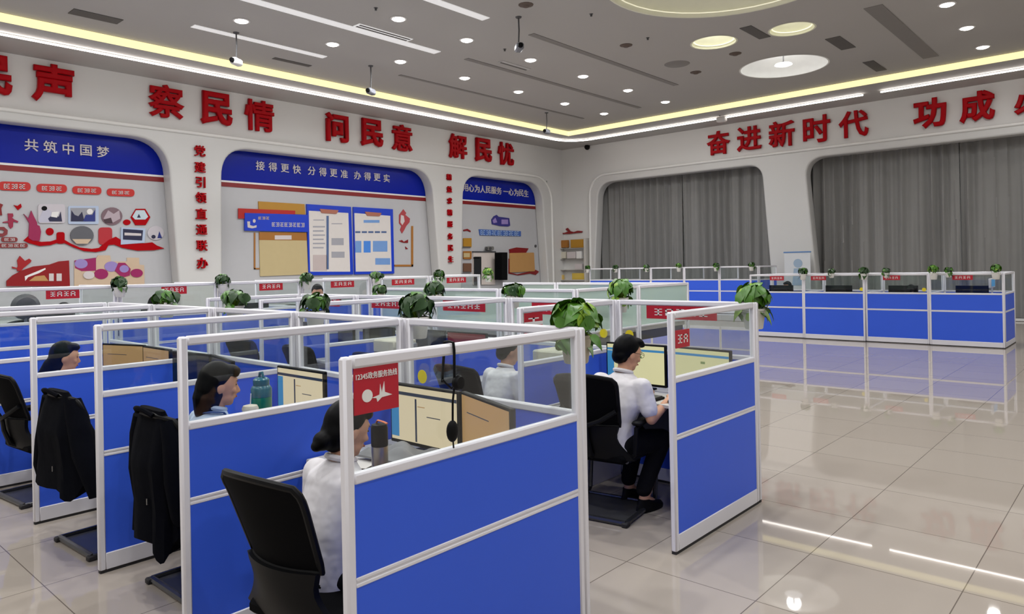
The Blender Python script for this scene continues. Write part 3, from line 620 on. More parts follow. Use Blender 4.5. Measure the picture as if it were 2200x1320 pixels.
# middle board
t = thing('notice_board', 'layered notice with gold, red and blue bars above a kraft sheet', 'notice board', (0, 0, 0))
wall_part('kraft_sheet', [(556, 516), (658, 517), (661, 590), (558, 594)], KRAFT, t, 0, 0.03)
wall_part('brown_header', [(556, 499), (657, 500), (658, 517), (556, 516)], BROWN, t, 0, 0.034)
wall_part('title_tab', rect(590, 506, 626, 515), PALE, t, 0.03, 0.04)
wall_part('gold_panel', [(554, 433), (653, 439), (655, 462), (555, 456)], GOLD, t, 0, 0.03)
wall_part('red_bar', [(511, 448), (633, 453), (633, 461), (524, 462), (524, 470), (511, 470)], mat('bar_red', (176, 24, 18), 0.4), t, 0.02, 0.05)
wall_part('blue_bar', [(524, 458), (660, 462), (660, 499), (524, 496)], FRBLUE, t, 0.02, 0.07)
glyph_part('lettering', glyphs(583, 478, 655, 487, 8, 0.02), PALE, t, 0.07, 0.076)
glyph_part('lettering', glyphs(554, 466, 579, 472, 3, 0.0), PEACH, t, 0.07, 0.076)
wall_part('logo', [(531, 476), (537, 476), (537, 484), (544, 486), (551, 484), (551, 489), (542, 491), (532, 489)], PALE, t, 0.07, 0.076); wall_part('logo', oval(543, 471, 549, 479), PALE, t, 0.07, 0.076)
t = thing('wall_frame_line', 'thin brown bracket line beside the kraft sheet', 'ornament', (0, 0, 0)); wall_part('bracket_bar', rect(545, 500, 548, 579), BROWN, t, 0, 0.02); wall_part('bracket_bar', rect(545, 576, 557, 579), BROWN, t, 0, 0.02)
def notice(label, q4, inner, clip, prints):
    t = thing('framed_notice', label, 'notice board', (0, 0, 0)); wall_part('frame', q4, FRBLUE, t, 0.0, 0.05); wall_part('paper_sheet', inner, PAPER, t, 0.045, 0.055)
    wall_part('clip', clip, mat('clip_copper', (168, 104, 84), 0.4), t, 0.05, 0.075, 0.03)
    for pn, pp, pm in prints: wall_part(pn, pp, pm, t, 0.05, 0.058)
INKG = mat('ink_grey', (158, 158, 166), 0.6); INKB = mat('ink_blue', (76, 98, 140), 0.6); INKL = mat('ink_sky', (110, 150, 206), 0.6)
pr = [('print', rect(701, 464, 706, 579), INKB)]+[('print', rect(673, 472, 696, 474), INKG), ('print', rect(712, 480, 735, 482), INKG), ('print', rect(712, 512, 738, 527), INKG), ('print', rect(712, 541, 740, 554), INKG)]+[('print', rect(672, 486+9*k, 698-3*(k % 2), 489+9*k), INKG) for k in range(6)]+[('print', rect(672, 548, 702, 582), mat('ink_pink', (190, 176, 174), 0.6))]
notice('blue framed notice with two columns of print, next to the kraft sheet', [(657, 439), (752, 445), (757, 590), (661, 592)], [(663, 453), (748, 458), (752, 584), (666, 584)], [(686, 449), (727, 452), (722, 460), (690, 458)], pr)
pr = [('print', rect(781, 473, 815, 479), INKL)]+[('print', rect(763+14*k, 497, 774+14*k, 501), INKB) for k in range(5)]+[('print', rect(763, 518, 776, 543), INKL), ('print', rect(781, 518, 796, 543), mat('ink_bright_blue', (66, 130, 216), 0.6)), ('print', rect(801, 518, 832, 541), INKL), ('print', rect(806, 555, 838, 569), INKL)]
notice('blue framed notice with blue charts, the one farther from the kraft sheet', [(757, 445), (842, 450), (845, 588), (760, 590)], [(761, 458), (838, 464), (841, 583), (764, 584)], [(783, 455), (819, 458), (815, 465), (788, 464)], pr)
t = thing('wall_frame_line', 'thin brown frame line beside the chart notice, hung with red paper birds', 'ornament', (0, 0, 0)); wall_part('frame_bar', rect(883, 486, 887, 573), BROWN, t, 0, 0.02); wall_part('frame_bar', rect(847, 569, 887, 573), BROWN, t, 0, 0.02)
ornament('paper_ornament', 'red and white paper flame ornament beside the chart notice', 'ornament', [(866, 450), (872, 458), (870, 462), (880, 470), (879, 478), (872, 486), (868, 494), (863, 502), (859, 494), (862, 486), (857, 480), (857, 462)], mat('paper_red', (168, 60, 66), 0.5), 0.02, parts=[('paper_core', [(861, 462), (867, 464), (869, 476), (864, 484), (860, 478)], PALE)])
ornament('paper_bird', 'small dark red paper bird, the upper of two inside the brown frame line', 'ornament', [(856, 518), (863, 516), (867, 520), (876, 515), (876, 522), (868, 522), (863, 521)], DKRED, 0.02)
ornament('paper_bird', 'small dark red paper bird, the lower of two inside the brown frame line', 'ornament', [(870, 530), (876, 535), (871, 536)], DKRED, 0.02)

# corner board
ornament('logo_plate', 'blue bus shaped logo plate on the corner board', 'logo', [(1055, 472), (1060, 465), (1066, 462), (1070, 466), (1093, 469), (1095, 485), (1090, 487), (1074, 486), (1056, 482)], mat('logo_blue', (52, 48, 124), 0.4), 0.03, parts=[('logo_light', [(1058, 474), (1064, 468), (1068, 478), (1060, 480)], PURP), ('logo_light', rect(1077, 472, 1091, 482), PURP)])
t = thing('caption_strip', 'blue caption lettering under the bus shaped logo', 'caption', (0, 0, 0)); wall_part('strip_body', [(1028, 493), (1118, 497), (1118, 508), (1030, 506)], mat('caption_blue', (64, 98, 168), 0.4), t, 0, 0.03); glyph_part('lettering', glyphs(1031, 495, 1116, 505, 7, 0.03), mat('caption_sky', (150, 176, 220), 0.4), t, 0.03, 0.036)
ornament('red_ribbon', 'curved dark red ribbon above the gold squares at the edge of the corner board', 'ornament', [(995, 494), (1003, 492), (1010, 496), (1010, 499), (1003, 496), (995, 497)], DKRED, 0.03)
for k, (a, m_) in enumerate([((994, 512, 1011, 532), GOLD), ((994, 540, 1011, 557), BROWN), ((994, 566, 1011, 586), mat('plaque_brown', (112, 78, 58), 0.5))]):
    ornament('award_plaque', ['upper gold', 'middle gold centred brown', 'lower brown'][k]+' plaque at the edge of the corner board beside the door', 'plaque', rect(*a), m_, 0.05, 0.03, parts=[('plate', rect(a[0]+2, a[1]+4, a[2]-2, a[3]-4), KRAFT)] if k == 1 else [('rim', rect(a[0], a[3]-2, a[2], a[3]), DGREY)])
t = thing('door_panel', 'pale beige doorway panel in the corner board', 'door', (0, 0, 0)); wall_part('leaf', rect(1015, 541, 1062, 612), mat('door_beige', (206, 196, 190), 0.5), t, 0, 0.04); wall_part('lintel', rect(1014, 540, 1063, 543), DGREY, t, 0.0, 0.06)
ornament('dark_screen', 'dark grey upright panel on the corner board beside the door', 'panel', rect(1016, 552, 1031, 612), mat('screen_black', (30, 34, 36), 0.4), 0.07, 0.03, parts=[('top_edge', rect(1017, 553, 1030, 556), BLACK)])
t = thing('column_speaker', 'tall black column speaker on the corner board beside the beige door', 'speaker', (0, 0, 0)); wall_part('cabinet', rect(1061, 543, 1079, 602), BLACK, t, 0, 0.25, 0.02); wall_part('grille', rect(1063, 546, 1077, 599), MESHB, t, 0.24, 0.262)
ornament('emergency_light', 'small grey twin emergency light above the beige door', 'lamp', rect(1041, 530, 1056, 538), mat('lamp_grey', (110, 108, 106), 0.4), 0.12, 0.06, parts=[('lamp_head', oval(1042, 531, 1048, 537), CHROME), ('lamp_head', oval(1050, 531, 1056, 537), CHROME)])
t = thing('notice_board', 'kraft coloured notice sheet wrapped by a red ribbon on the corner board', 'notice board', (0, 0, 0)); wall_part('kraft_sheet', [(1094, 544), (1146, 543), (1148, 583), (1094, 586)], TAN, t, 0.02, 0.05, 0.04); wall_part('red_ribbon', [(1093, 536), (1108, 532), (1134, 534), (1128, 544), (1094, 546)], DKRED, t, 0, 0.045); wall_part('red_ribbon', [(1092, 556), (1096, 560), (1096, 586), (1110, 590), (1140, 583), (1150, 580), (1157, 584), (1150, 591), (1138, 588), (1112, 592), (1092, 588)], DKRED, t, 0, 0.03)
ornament('wall_switch', 'tiny dark switch beside the kraft notice on the corner board', 'switch', oval(1148, 526, 1152, 532), DGREY, 0.03)

# corner shelf with awards, on the curtain wall
def yw(u, v): return on_y(u, v, YR-0.02)
def wp(name, u0, v0, u1, v1, m_, parent, d0=0.0, d1=0.03, r=0.004):
    a = on_y(u0, v1, YR-0.1); b = on_y(u1, v0, YR-0.1); q = MB(); q.box(a[0], b[0], YR-d1, YR-d0, a[1], b[1], r=r); return q.build(name, m_, parent)
t = thing('award_shelf', 'white wall shelf of awards in the corner beside the smaller window', 'shelf', (0, 0, 0))
for v in (533, 556, 579, 601): wp('shelf_board', 1196, v, 1261, v+2, mat('shelf_white', (196, 192, 186), 0.5), t, 0, 0.24)
wp('side_panel', 1195, 512, 1197, 606, mat('shelf_white', (196, 192, 186), 0.5), t, 0, 0.24); wp('side_panel', 1260, 512, 1262, 606, mat('shelf_white', (196, 192, 186), 0.5), t, 0, 0.24)
for nm, lb, ct, bx, m_ in [('award_plaque', 'plain gold plaque on the top shelf of the corner award shelf', 'plaque', (1198, 516, 1221, 533), BROWN), ('award_plaque', 'shiny folded gold plaque on the top shelf of the corner award shelf', 'plaque', (1228, 514, 1256, 533), GOLD), ('award_box', 'pale box at the wall end of the second shelf of the corner award shelf', 'box', (1199, 541, 1217, 556), BEIGE), ('award_box', 'grey box in the middle of the second shelf of the corner award shelf', 'box', (1220, 541, 1238, 556), PALE), ('award_cup', 'bright white cup shaped award on the second shelf of the corner award shelf', 'award', (1240, 540, 1251, 556), WHITE), ('award_box', 'small cream box on the third shelf of the corner award shelf', 'box', (1199, 564, 1208, 579), BEIGE), ('award_box', 'pale card on the third shelf of the corner award shelf', 'box', (1237, 567, 1252, 579), PALE), ('award_box', 'small yellow box on the lowest shelf of the corner award shelf', 'box', (1200, 591, 1211, 601), mat('box_yellow', (220, 186, 104), 0.5)), ('award_box', 'wide yellow box on the lowest shelf of the corner award shelf', 'box', (1231, 587, 1257, 601), mat('box_gold_yellow', (212, 182, 78), 0.5))]:
    tt = thing(nm, lb, ct, (0, 0, 0)); wp('case', *bx, m_, tt, 0.05, 0.16, 0.006); wp('front_label', bx[0]+2, bx[1]+3, bx[2]-2, bx[3]-3, m_, tt, 0.15, 0.168, 0.001)
q = MB(); a = [yw(u, v) for u, v in [(1200, 498), (1212, 501), (1222, 498), (1216, 493), (1220, 490), (1226, 497), (1234, 499), (1242, 496), (1252, 497), (1251, 500), (1238, 501), (1224, 503), (1210, 503)]]; q.prism(a, YR-0.06, YR-0.01, 'y'); tag(q.build('red_ribbon', DKRED), 'dark red swirl ornament on the wall above the corner award shelf', 'ornament')

# roll-up poster by the pillar between the windows
t = thing('rollup_poster', 'pale roll-up poster stand before the pillar between the two windows', 'poster', (-7.88, YR-0.45, 0))
q = MB(); q.box(-0.38, 0.38, -0.01, 0.01, 0.1, 1.86); q.build('poster_sheet', mat('poster_pale', (206, 208, 210), 0.5), t)
q = MB(); q.box(-0.4, 0.4, -0.02, 0.02, 1.86, 1.9, r=0.005); q.build('top_bar', mat('poster_blue', (96, 132, 180), 0.4), t)
q = MB(); q.box(-0.42, 0.42, -0.12, 0.12, 0.0, 0.1, r=0.02); q.build('base_cassette', CHROME, t)
q = MB(); q.prism(circle(0.02, 1.55, 0.13, 20), -0.018, -0.008, 'y'); q.prism([(-0.16, 0.9), (0.18, 0.9), (0.16, 1.4), (-0.1, 1.4)], -0.018, -0.008, 'y'); q.build('printed_picture', mat('poster_print', (150, 170, 190), 0.5), t)
# ------------------------------------------------------------------ cubicle dividers
T_, W_ = 0.036, 0.036
PR = {}
def divider_parts(L, h, kind):
    key = (round(L, 3), round(h, 3), kind)
    if key in PR: return PR[key]
    out = []; a, b = -T_/2, T_/2; e = 0.006
    for x0 in (0.0, L-W_):
        q = MB(); q.box(x0, x0+W_, a, b, 0.012, h, r=0.008); out.append(('post', q.data('post', FRAME)))
    q = MB(); q.box(W_-0.004, L-W_+0.004, a-0.001, b+0.001, h-0.038, h+0.001, r=0.008); out.append(('top_rail', q.data('top_rail', FRAME)))
    if kind == 'blue':
        k = h/H
        zb, zm, zg = 0.105, 0.64*k, 0.94*k
        q = MB(); q.box(W_-0.004, L-W_+0.004, a+0.001, b-0.001, 0.015, zb, r=0.004); out.append(('base_rail', q.data('base_rail', FRAME)))
        q = MB(); q.box(0.004, L-0.004, a+0.004, b-0.004, 0.0, 0.02); out.append(('plinth_strip', q.data('plinth_strip', DARKGAP)))
        q = MB(); q.box(W_-0.003, L-W_+0.003, a+0.003, b-0.003, zm-0.016, zm-0.003, r=0.003); q.box(W_-0.003, L-W_+0.003, a+0.003, b-0.003, zm+0.003, zm+0.016, r=0.003); q.box(W_-0.003, L-W_+0.003, a+0.007, b-0.007, zm-0.004, zm+0.004); out.append(('mid_rail', q.data('mid_rail', FRAME)))
        q = MB(); q.box(W_-0.004, L-W_+0.004, a+0.001, b-0.001, zg, zg+0.034, r=0.006); out.append(('glass_rail', q.data('glass_rail', FRAME)))
        q = MB(); q.box(W_-0.002, L-W_+0.002, a+e, b-e, zb-0.002, zm-0.014); out.append(('lower_panel', q.data('lower_panel', BLUE)))
        q = MB(); q.box(W_-0.002, L-W_+0.002, a+e, b-e, zm+0.014, zg+0.002); out.append(('upper_panel', q.data('upper_panel', BLUE)))
        q = MB(); q.box(W_-0.004, L-W_+0.004, -0.003, 0.003, zg+0.03, h-0.034); out.append(('glass_pane', q.data('glass_pane', GLASS)))
    else:
        zg = 0.80
        q = MB(); q.box(W_-0.004, L-W_+0.004, a+0.001, b-0.001, zg, zg+0.025, r=0.006); out.append(('glass_rail', q.data('glass_rail', FRAME)))
        q = MB(); q.box(W_-0.004, L-W_+0.004, -0.003, 0.003, zg+0.02, h-0.034); out.append(('glass_pane', q.data('glass_pane', FROST)))
    PR[key] = out
    return out
def divider(x, y, axis, L, label, group, h=H, kind='blue', z=0.0, turn=0.0):
    t = thing('cubicle_divider', label, 'cubicle divider', (x, y, z), PI/2 if axis == 'y' else turn, group)
    for n, me in divider_parts(L, h, kind): link(n, me, t)
    return t
A0, A1, AB = 1.27, 2.47, 2.49
AX = [-1.85, -3.05, -4.24, -5.41, -6.55, -7.65]
def dA(x):                                              # the front row stands slightly askew
    P = [(-1.85, 0.0), (-3.05, 0.024), (-4.24, 0.088), (-5.41, 0.088), (-9.0, 0.10)]
    for (a, p), (b, q) in zip(P, P[1:]):
        if x >= b: return p+(q-p)*max(0.0, (a-x)/(a-b))
    return 0.1
la = ['biggest blue cubicle divider of the front row, with the red hotline sign on its glass', 'blue cubicle divider of the front row beside the woman in the pale blue shirt', 'blue cubicle divider of the front row behind the chair with the long black jacket', 'blue cubicle divider of the front row behind the chair with the wide spread jacket', 'blue front row divider just behind the woman with long hair', 'last blue cubicle divider of the front row, beside the raised platform']
for x, l in zip(AX, la): divider(x, A0+dA(x), 'y', A1-A0, l, 'front row side dividers')
lb = ['blue back divider behind the two monitors of the woman with the hair bun', 'blue front row back divider behind the woman with the teal bottle', 'blue back divider of the front row behind the desk with dark monitors', 'blue back divider of the front row behind the desk with the tan picture monitors', 'blue back divider of the front row, the one next to the raised platform']
for k in range(5): divider(AX[k+1]+T_/2, AB+dA(AX[k+1]), 'x', AX[k]-AX[k+1]-0.001, lb[k], 'front row back dividers', turn=math.atan2(dA(AX[k])-dA(AX[k+1]), AX[k]-AX[k+1]))
C0, C1, CB = 3.51, 4.62, 4.645
CXs = [-2.0, -3.11, -4.22, -5.33, -6.44, -7.55]
lc = ['blue end divider between the man in the white shirt and the open floor', 'blue second row divider on the chair side of the man in the white shirt', 'blue side divider of the second row, third counted from the open floor', 'blue side divider of the second row, fourth counted from the open floor', 'blue side divider of the second row, fifth counted from the open floor', 'blue side divider of the second row, last before the raised platform']
for x, l in zip(CXs, lc): divider(x, C0, 'y', C1-C0, l, 'second row side dividers')
ln = ["man's", "white shirted woman's", 'third', 'fourth', 'fifth']
for k in range(5): divider(CXs[k+1]+T_/2, CB, 'x', CXs[k]-CXs[k+1]-0.001, 'blue back divider of the second row behind the %s desk from the open floor' % ORD[k], 'second row back dividers', h=H)
# frosted glass bench beyond the second row
divider(-4.95, 6.60, 'y', 1.3, 'frosted glass screen at the end of the far bench, the pane nearer the man', 'frosted bench screens', kind='frost')
divider(-4.95, 7.92, 'y', 1.3, 'frosted glass screen at the end of the far bench, the pane farther from the man', 'frosted bench screens', kind='frost')
for k in range(3):
    divider(-6.13-1.2*k, 6.58, 'x', 1.18, 'frosted glass screen on the near side of the far bench, %s from its end' % ORD[k], 'frosted bench screens', kind='frost')
    divider(-6.13-1.2*k, 9.25, 'x', 1.18, 'frosted glass screen on the far side of the far bench, %s from its end' % ORD[k], 'frosted bench screens', kind='frost')
t = thing('bench_desk', 'long pale bench desk inside the frosted glass screens', 'desk', (-6.75, 7.92, 0))
q = MB(); q.box(-1.76, 1.76, -1.27, 1.27, 0.74, 0.80, r=0.005); q.build('top', DESK, t)
q = MB(); q.box(-1.74, 1.74, -1.25, 1.25, 0.62, 0.74); q.build('dark_band', DGREY, t)  # dark grey band below the bench top
for sx in (-1.68, 0.0, 1.68):
    for sy in (-1.2, 1.2): q = MB(); q.box(sx-0.03, sx+0.03, sy-0.03, sy+0.03, 0, 0.64, r=0.005); q.build('leg', FRAME, t)
# raised bench by the slogan wall
GX = -8.8; GN = [1.89, 3.06, 4.23, 5.41, 6.58, 7.76, 8.95]
for k in range(6): divider(GX, GN[k]+0.02, 'y', GN[k+1]-GN[k]-0.02, 'blue divider along the edge of the raised platform, %s of its row from the viewer' % ORD[k], 'platform edge dividers', z=0.15)
for k in range(7): divider(GX-1.22, GN[k], 'x', 1.2, 'blue cross divider on the raised platform, %s of its row from the viewer' % ORD[k], 'platform cross dividers', z=0.15)
# blue counter by the curtain wall
KX = [-6.62, -5.46, -4.27, -3.16, -1.99]; KY = 15.1
for k in range(4): divider(KX[k]+0.002, KY+(0.03 if k in (0, 2) else 0.0), 'x', KX[k+1]-KX[k]-0.004, 'blue counter divider facing the open floor, %s from the corner side' % ORD[k], 'blue counter front dividers')
for k in range(5): divider(KX[k] if k < 4 else KX[k]-0.02, KY+0.055, 'y', 1.15, 'blue side divider behind the counter row, %s from the corner side' % ORD[k], 'blue counter side dividers')
for k in range(4): divider(KX[k]+0.002, KY+1.25, 'x', KX[k+1]-KX[k]-0.004, 'blue rear divider of the counter row, %s from the corner side' % ORD[k], 'blue counter rear dividers')
# tall row in front of the smaller window
HX = [-13.7, -12.56, -11.42, -10.3, -9.2, -8.06]; HY = 19.0
m = MB(); m.box(-14.2, -7.8, 18.7, 21.3, 0, 0.17, r=0.01); struct(m.build('floor_platform_back', GREYB, smooth=False))
for k in range(5): divider(HX[k]+0.002, HY, 'x', HX[k+1]-HX[k]-0.004, 'distant blue divider below the smaller window, %s from the corner' % ORD[k], 'dividers below the smaller window', z=0.17)
for k in range(6): divider(HX[k], HY+0.03, 'y', 1.2, 'distant side divider below the smaller window, %s from the corner' % ORD[k], 'side dividers below the smaller window', z=0.17)

# ------------------------------------------------------------------ desks
def desk(x0, x1, yb, label, group, depth=0.62, z=0.0):
    t = thing('desk', label, 'desk', ((x0+x1)/2, yb-depth/2, z), 0, group); a = (x1-x0)/2-0.025; b = depth/2-0.022
    q = MB(); q.box(-a, a, -b, b, 0.68, 0.705, r=0.004); q.build('top', DESK, t)
    for s in (-1, 1): q = MB(); q.box(s*a-(0.02 if s > 0 else 0), s*a+(0 if s > 0 else 0.02), -b+0.06, b, 0, 0.68, r=0.003); q.build('side_panel', FRAME, t)
    q = MB(); q.box(-a+0.02, a-0.02, b-0.1, b-0.085, 0.3, 0.68); q.build('modesty_panel', DGREY, t)
da = ['pale desk of the woman under the red sign', 'pale desk of the woman with the teal bottle', 'pale front row desk with the dark monitors', 'pale front row desk of the woman with long hair', 'pale front row desk beside the raised platform']
for k in range(5): desk(AX[k+1], AX[k], AB-0.02+dA(AX[k]), da[k], 'front row desks')
dc = ['pale desk of the man in the white shirt', 'pale desk of the woman with the white printer', 'pale second row desk, third from the open floor', 'pale second row desk, fourth from the open floor', 'pale second row desk, fifth from the open floor']
for k in range(5): desk(CXs[k+1], CXs[k], CB-0.01, dc[k], 'second row desks')
for k in range(4): desk(KX[k], KX[k+1], KY+0.75, 'desk behind the blue counter, %s from the corner side' % ORD[k], 'counter desks')
def desk_y(x, y0, y1, label, group, z):
    t = thing('desk', label, 'desk', (x-0.33, (y0+y1)/2, z), 0, group); b = (y1-y0)/2-0.03
    q = MB(); q.box(-0.28, 0.28, -b, b, 0.68, 0.705, r=0.004); q.build('top', DESK, t)
    for s in (-1, 1): q = MB(); q.box(-0.25, 0.28, s*b-(0.02 if s > 0 else 0), s*b+(0 if s > 0 else 0.02), 0, 0.68); q.build('side_panel', FRAME, t)
for k in range(6): desk_y(GX, GN[k], GN[k+1], 'desk on the raised platform, %s from the viewer' % ORD[k], 'platform desks', 0.15)

# ------------------------------------------------------------------ monitors
def screen_parts(t, style, w_, h_, zc):
    def pan(n, x0, x1, z0, z1, m_, lift):
        q = MB(); q.box(-w_/2+w_*x0, -w_/2+w_*x1, -0.013-lift, -0.012, zc-h_/2+h_*z0, zc-h_/2+h_*z1); return q.build(n, m_, t)
    if style in ('form', 'yellow'):
        base = CREAM if style == 'form' else CREAM2
        t = pan('screen', 0, 1, 0, 1, base, 0.0)
        pan('toolbar', 0.0, 1, 0.84, 0.90, SCRB if style == 'yellow' else SCRD, 0.0012)
        pan('side_menu', 0.0, 0.12, 0.06, 0.82, SCRB, 0.0012)
        if style == 'form': pan('scroll_bar', 0.38, 0.405, 0.02, 0.80, SCRD, 0.0012); pan('text_line', 0.56, 0.76, 0.50, 0.515, SCRD, 0.0012); pan('text_line', 0.42, 0.53, 0.66, 0.675, SCRT, 0.0012)
        else: pan('text_line', 0.55, 0.62, 0.66, 0.72, mat('screen_green', (40, 60, 30), 0.4, emit=(150, 170, 110), es=0.5), 0.0012)
    elif style == 'tan':
        t = pan('screen', 0, 1, 0, 1, SCRT, 0.0); pan('text_line', 0.12, 0.6, 0.72, 0.735, SCRD, 0.0012)
    elif style == 'red': pan('screen', 0, 1, 0, 1, mat('screen_dark_red', (90, 14, 18), 0.3, emit=(120, 16, 20), es=0.3), 0.0)
    elif style == 'white': pan('screen', 0, 1, 0, 1, SCRW, 0.0)
    else: pan('screen', 0, 1, 0, 1, mat('screen_off', (16, 17, 20), 0.15), 0.0)
def monitor(x, y, rz, style, label, z=0.705, w_=0.47, h_=0.265, group=None):
    t = thing('computer_monitor', label, 'monitor', (x, y, z), rz, group); zc = 0.055+h_/2
    q = MB(); q.box(-w_/2-0.012, w_/2+0.012, -0.012, 0.014, zc-h_/2-0.018, zc+h_/2+0.012, r=0.004); q.box(-w_*0.3, w_*0.3, 0.012, 0.04, zc-h_*0.35, zc+h_*0.3, r=0.01); q.build('housing', BLACK, t)
    q = MB(); q.box(-0.03, 0.03, 0.035, 0.055, 0.0, zc, r=0.004); q.build('stand', BLACK, t)
    q = MB(); q.box(-0.11, 0.11, -0.07, 0.1, 0.0, 0.012, r=0.004); q.build('foot', BLACK, t)
    screen_parts(t, style, w_, h_, zc)
    return t
monitor(-2.62, 2.27, 0.0, 'form', 'monitor with a cream form facing the woman behind the red sign')
monitor(-2.14, 2.2, -0.36, 'tan', 'monitor with a tan screen, turned towards the woman under the red sign')
monitor(-3.70, 2.27, 0.0, 'form', 'monitor with a cream form behind the teal bottle')
monitor(-4.62, 2.25, -0.2, 'off', 'dark monitor on the empty front row desk, the one nearer the open floor')
monitor(-5.12, 2.27, 0.1, 'off', 'dark monitor on the empty front row desk, the one farther from the open floor')
monitor(-5.72, 2.27, 0.0, 'tan', 'monitor with a tan picture in front of the woman with long hair')
monitor(-6.25, 2.22, 0.3, 'tan', 'second tan picture monitor of the woman with long hair, angled beside the first')
monitor(-2.78, 4.40, 0.0, 'yellow', 'monitor with a pale yellow screen straight in front of the man')
monitor(-2.28, 4.38, -0.12, 'yellow', 'monitor with a pale yellow screen seen through the end divider glass beside the man')
for k, (x, y, r) in enumerate([(-4.52, 4.42, 0.0), (-5.04, 4.42, 0.0), (-5.75, 4.4, 0.0), (-6.15, 4.3, -0.3), (-7.0, 4.4, 0.1)]):
    monitor(x, y, r, 'off' if k else 'red', 'dark monitor on a second row desk, %s beyond the red one' % ORD[k-1] if k else 'monitor with a dark red screen on the desk beyond the second row woman', group='dark second row monitors' if k else None)
for k, x in enumerate((-6.1, -4.9, -3.7, -2.55)): monitor(x, 15.55, PI, 'off', 'black monitor back behind the blue counter glass, %s from the corner side' % ORD[k], group='counter monitors', w_=0.5, h_=0.32)
for k in range(6): monitor(GX-0.3, GN[k]+0.62, -PI/2-0.9 if k == 0 else -PI/2, 'white' if k == 0 else 'off', 'monitor with a bright white screen on the raised platform' if k == 0 else 'dark monitor on the raised platform, %s beyond the bright one' % ORD[k-1], z=0.855, group='platform monitors')

# ------------------------------------------------------------------ chairs
def sheet(P, nx, nz, th):
    q = MB(); vs = []; fs = []
    for o in (0, th):
        for j in range(nz+1):
            for i in range(nx+1): vs.append(P(i/nx, j/nz, o))
    W = nx+1; N = W*(nz+1)
    for j in range(nz):
        for i in range(nx): a = j*W+i; fs.append((a, a+1, a+W+1, a+W)); fs.append((N+a, N+a+W, N+a+W+1, N+a+1))
    for i in range(nx): fs.append((i, N+i, N+i+1, i+1)); b = nz*W; fs.append((b+i, b+i+1, N+b+i+1, N+b+i))
    for j in range(nz): a = j*W; fs.append((a, a+W, N+a+W, N+a)); a += nx; fs.append((a, N+a, N+a+W, a+W))
    q.add(vs, fs)
    edge = [P(0, j/nz, th/2) for j in range(nz+1)]+[P(i/nx, 1, th/2) for i in range(1, nx+1)]+[P(1, j/nz, th/2) for j in range(nz-1, -1, -1)]+[P(i/nx, 0, th/2) for i in range(nx-1, 0, -1)]
    return q, edge
def back_P(s, t, o):
    z = 0.60+0.325*t; hw = 0.188+0.03*t
    if t > 0.85: hw -= 0.03*((t-0.85)/0.15)**2
    u = -1+2*s; return (u*hw, -0.225-0.11*t+0.05*u*u-o, z-0.022*u*u*max(0, t-0.7)/0.3)
def shell_P(s, t, o):
    z = 0.385+0.215*t; hw = 0.275-0.11*math.sin(min(1, t*1.1)*PI*0.62)
    if t > 0.6: hw += 0.018*(t-0.6)/0.4
    u = -1+2*s; return (u*hw, -0.185-0.055*math.sin(t*PI*0.5)+0.05*u*u-o, z)
_q, _edge = sheet(back_P, 12, 12, 0.016)
CH = [('backrest_mesh', _q.data('backrest_mesh', MESHB))]
_q = MB(); _q.tube(_edge, 0.013, 8, closed=True); CH.append(('back_frame', _q.data('back_frame', BLACK)))
_q, _e2 = sheet(shell_P, 12, 8, 0.022); CH.append(('lower_shell', _q.data('lower_shell', BLACK)))
_q = MB(); _q.tube([(0, -0.14, 0.37), (0, -0.24, 0.42), (0, -0.275, 0.52), (0, -0.285, 0.6)], [0.03, 0.028, 0.022, 0.02], 8, flat=0.7); _q.tube([(-0.19, -0.245, 0.70), (-0.1, -0.285, 0.64), (0, -0.29, 0.6), (0.1, -0.285, 0.64), (0.19, -0.245, 0.70)], 0.016, 8); CH.append(('back_support', _q.data('back_support', BLACK)))
_q = MB(); _q.box(-0.22, 0.22, -0.2, 0.25, 0.36, 0.42, r=0.028); CH.append(('seat', _q.data('seat', MESHB)))
for _s in (-1, 1):
    _q = MB(); _q.tube([(_s*0.22, -0.13, 0.38), (_s*0.265, -0.13, 0.42), (_s*0.27, -0.12, 0.58), (_s*0.27, 0.0, 0.6), (_s*0.27, 0.1, 0.6)], 0.015, 8); _q.box(_s*0.27-0.032, _s*0.27+0.032, -0.13, 0.13, 0.595, 0.625, r=0.012); CH.append(('armrest', _q.data('armrest', BLACK)))
_q = MB()
for _s in (-1, 1): _q.tube([(_s*0.2, -0.12, 0.365), (_s*0.22, 0.12, 0.365), (_s*0.235, 0.24, 0.34), (_s*0.24, 0.265, 0.26), (_s*0.24, 0.24, 0.05), (_s*0.24, 0.2, 0.022), (_s*0.24, -0.24, 0.02)], 0.017, 8)
_q.tube([(-0.24, -0.24, 0.02), (0.24, -0.24, 0.02)], 0.018, 8); _q.tube([(-0.24, 0.2, 0.022), (0.24, 0.2, 0.022)], 0.012, 8); CH.append(('sled_frame', _q.data('sled_frame', mat('dull_steel', (86, 86, 90), 0.25, 0.8))))
_q = MB(); _q.box(-0.226, 0.226, -0.228, 0.19, 0.008, 0.018, r=0.003); CH.append(('dark_infill', _q.data('dark_infill', mat('dark_grey_infill', (74, 74, 76), 0.3, 0.3))))  # dark grey sheet laid inside the floor frame
for _y in (-0.24, 0.16):
    for _s in (-1, 1): _q = MB(); _q.box(_s*0.24-0.02, _s*0.24+0.02, _y-0.03, _y+0.03, 0.0, 0.03, r=0.006); CH.append(('foot_pad', _q.data('foot_pad', DARKGAP)))
def chair(x, y, rz, label, group='black office chairs', z=0.0, plain=False):
    t = thing('office_chair', label, 'chair', (x, y, z), rz, group)
    for n, me in CH:
        if plain and n in ('armrest', 'back_support'): continue
        link(n, me, t)
    return t
chair(-2.28, 1.50, 0.10, 'black mesh office chair behind the woman under the red sign', plain=True)
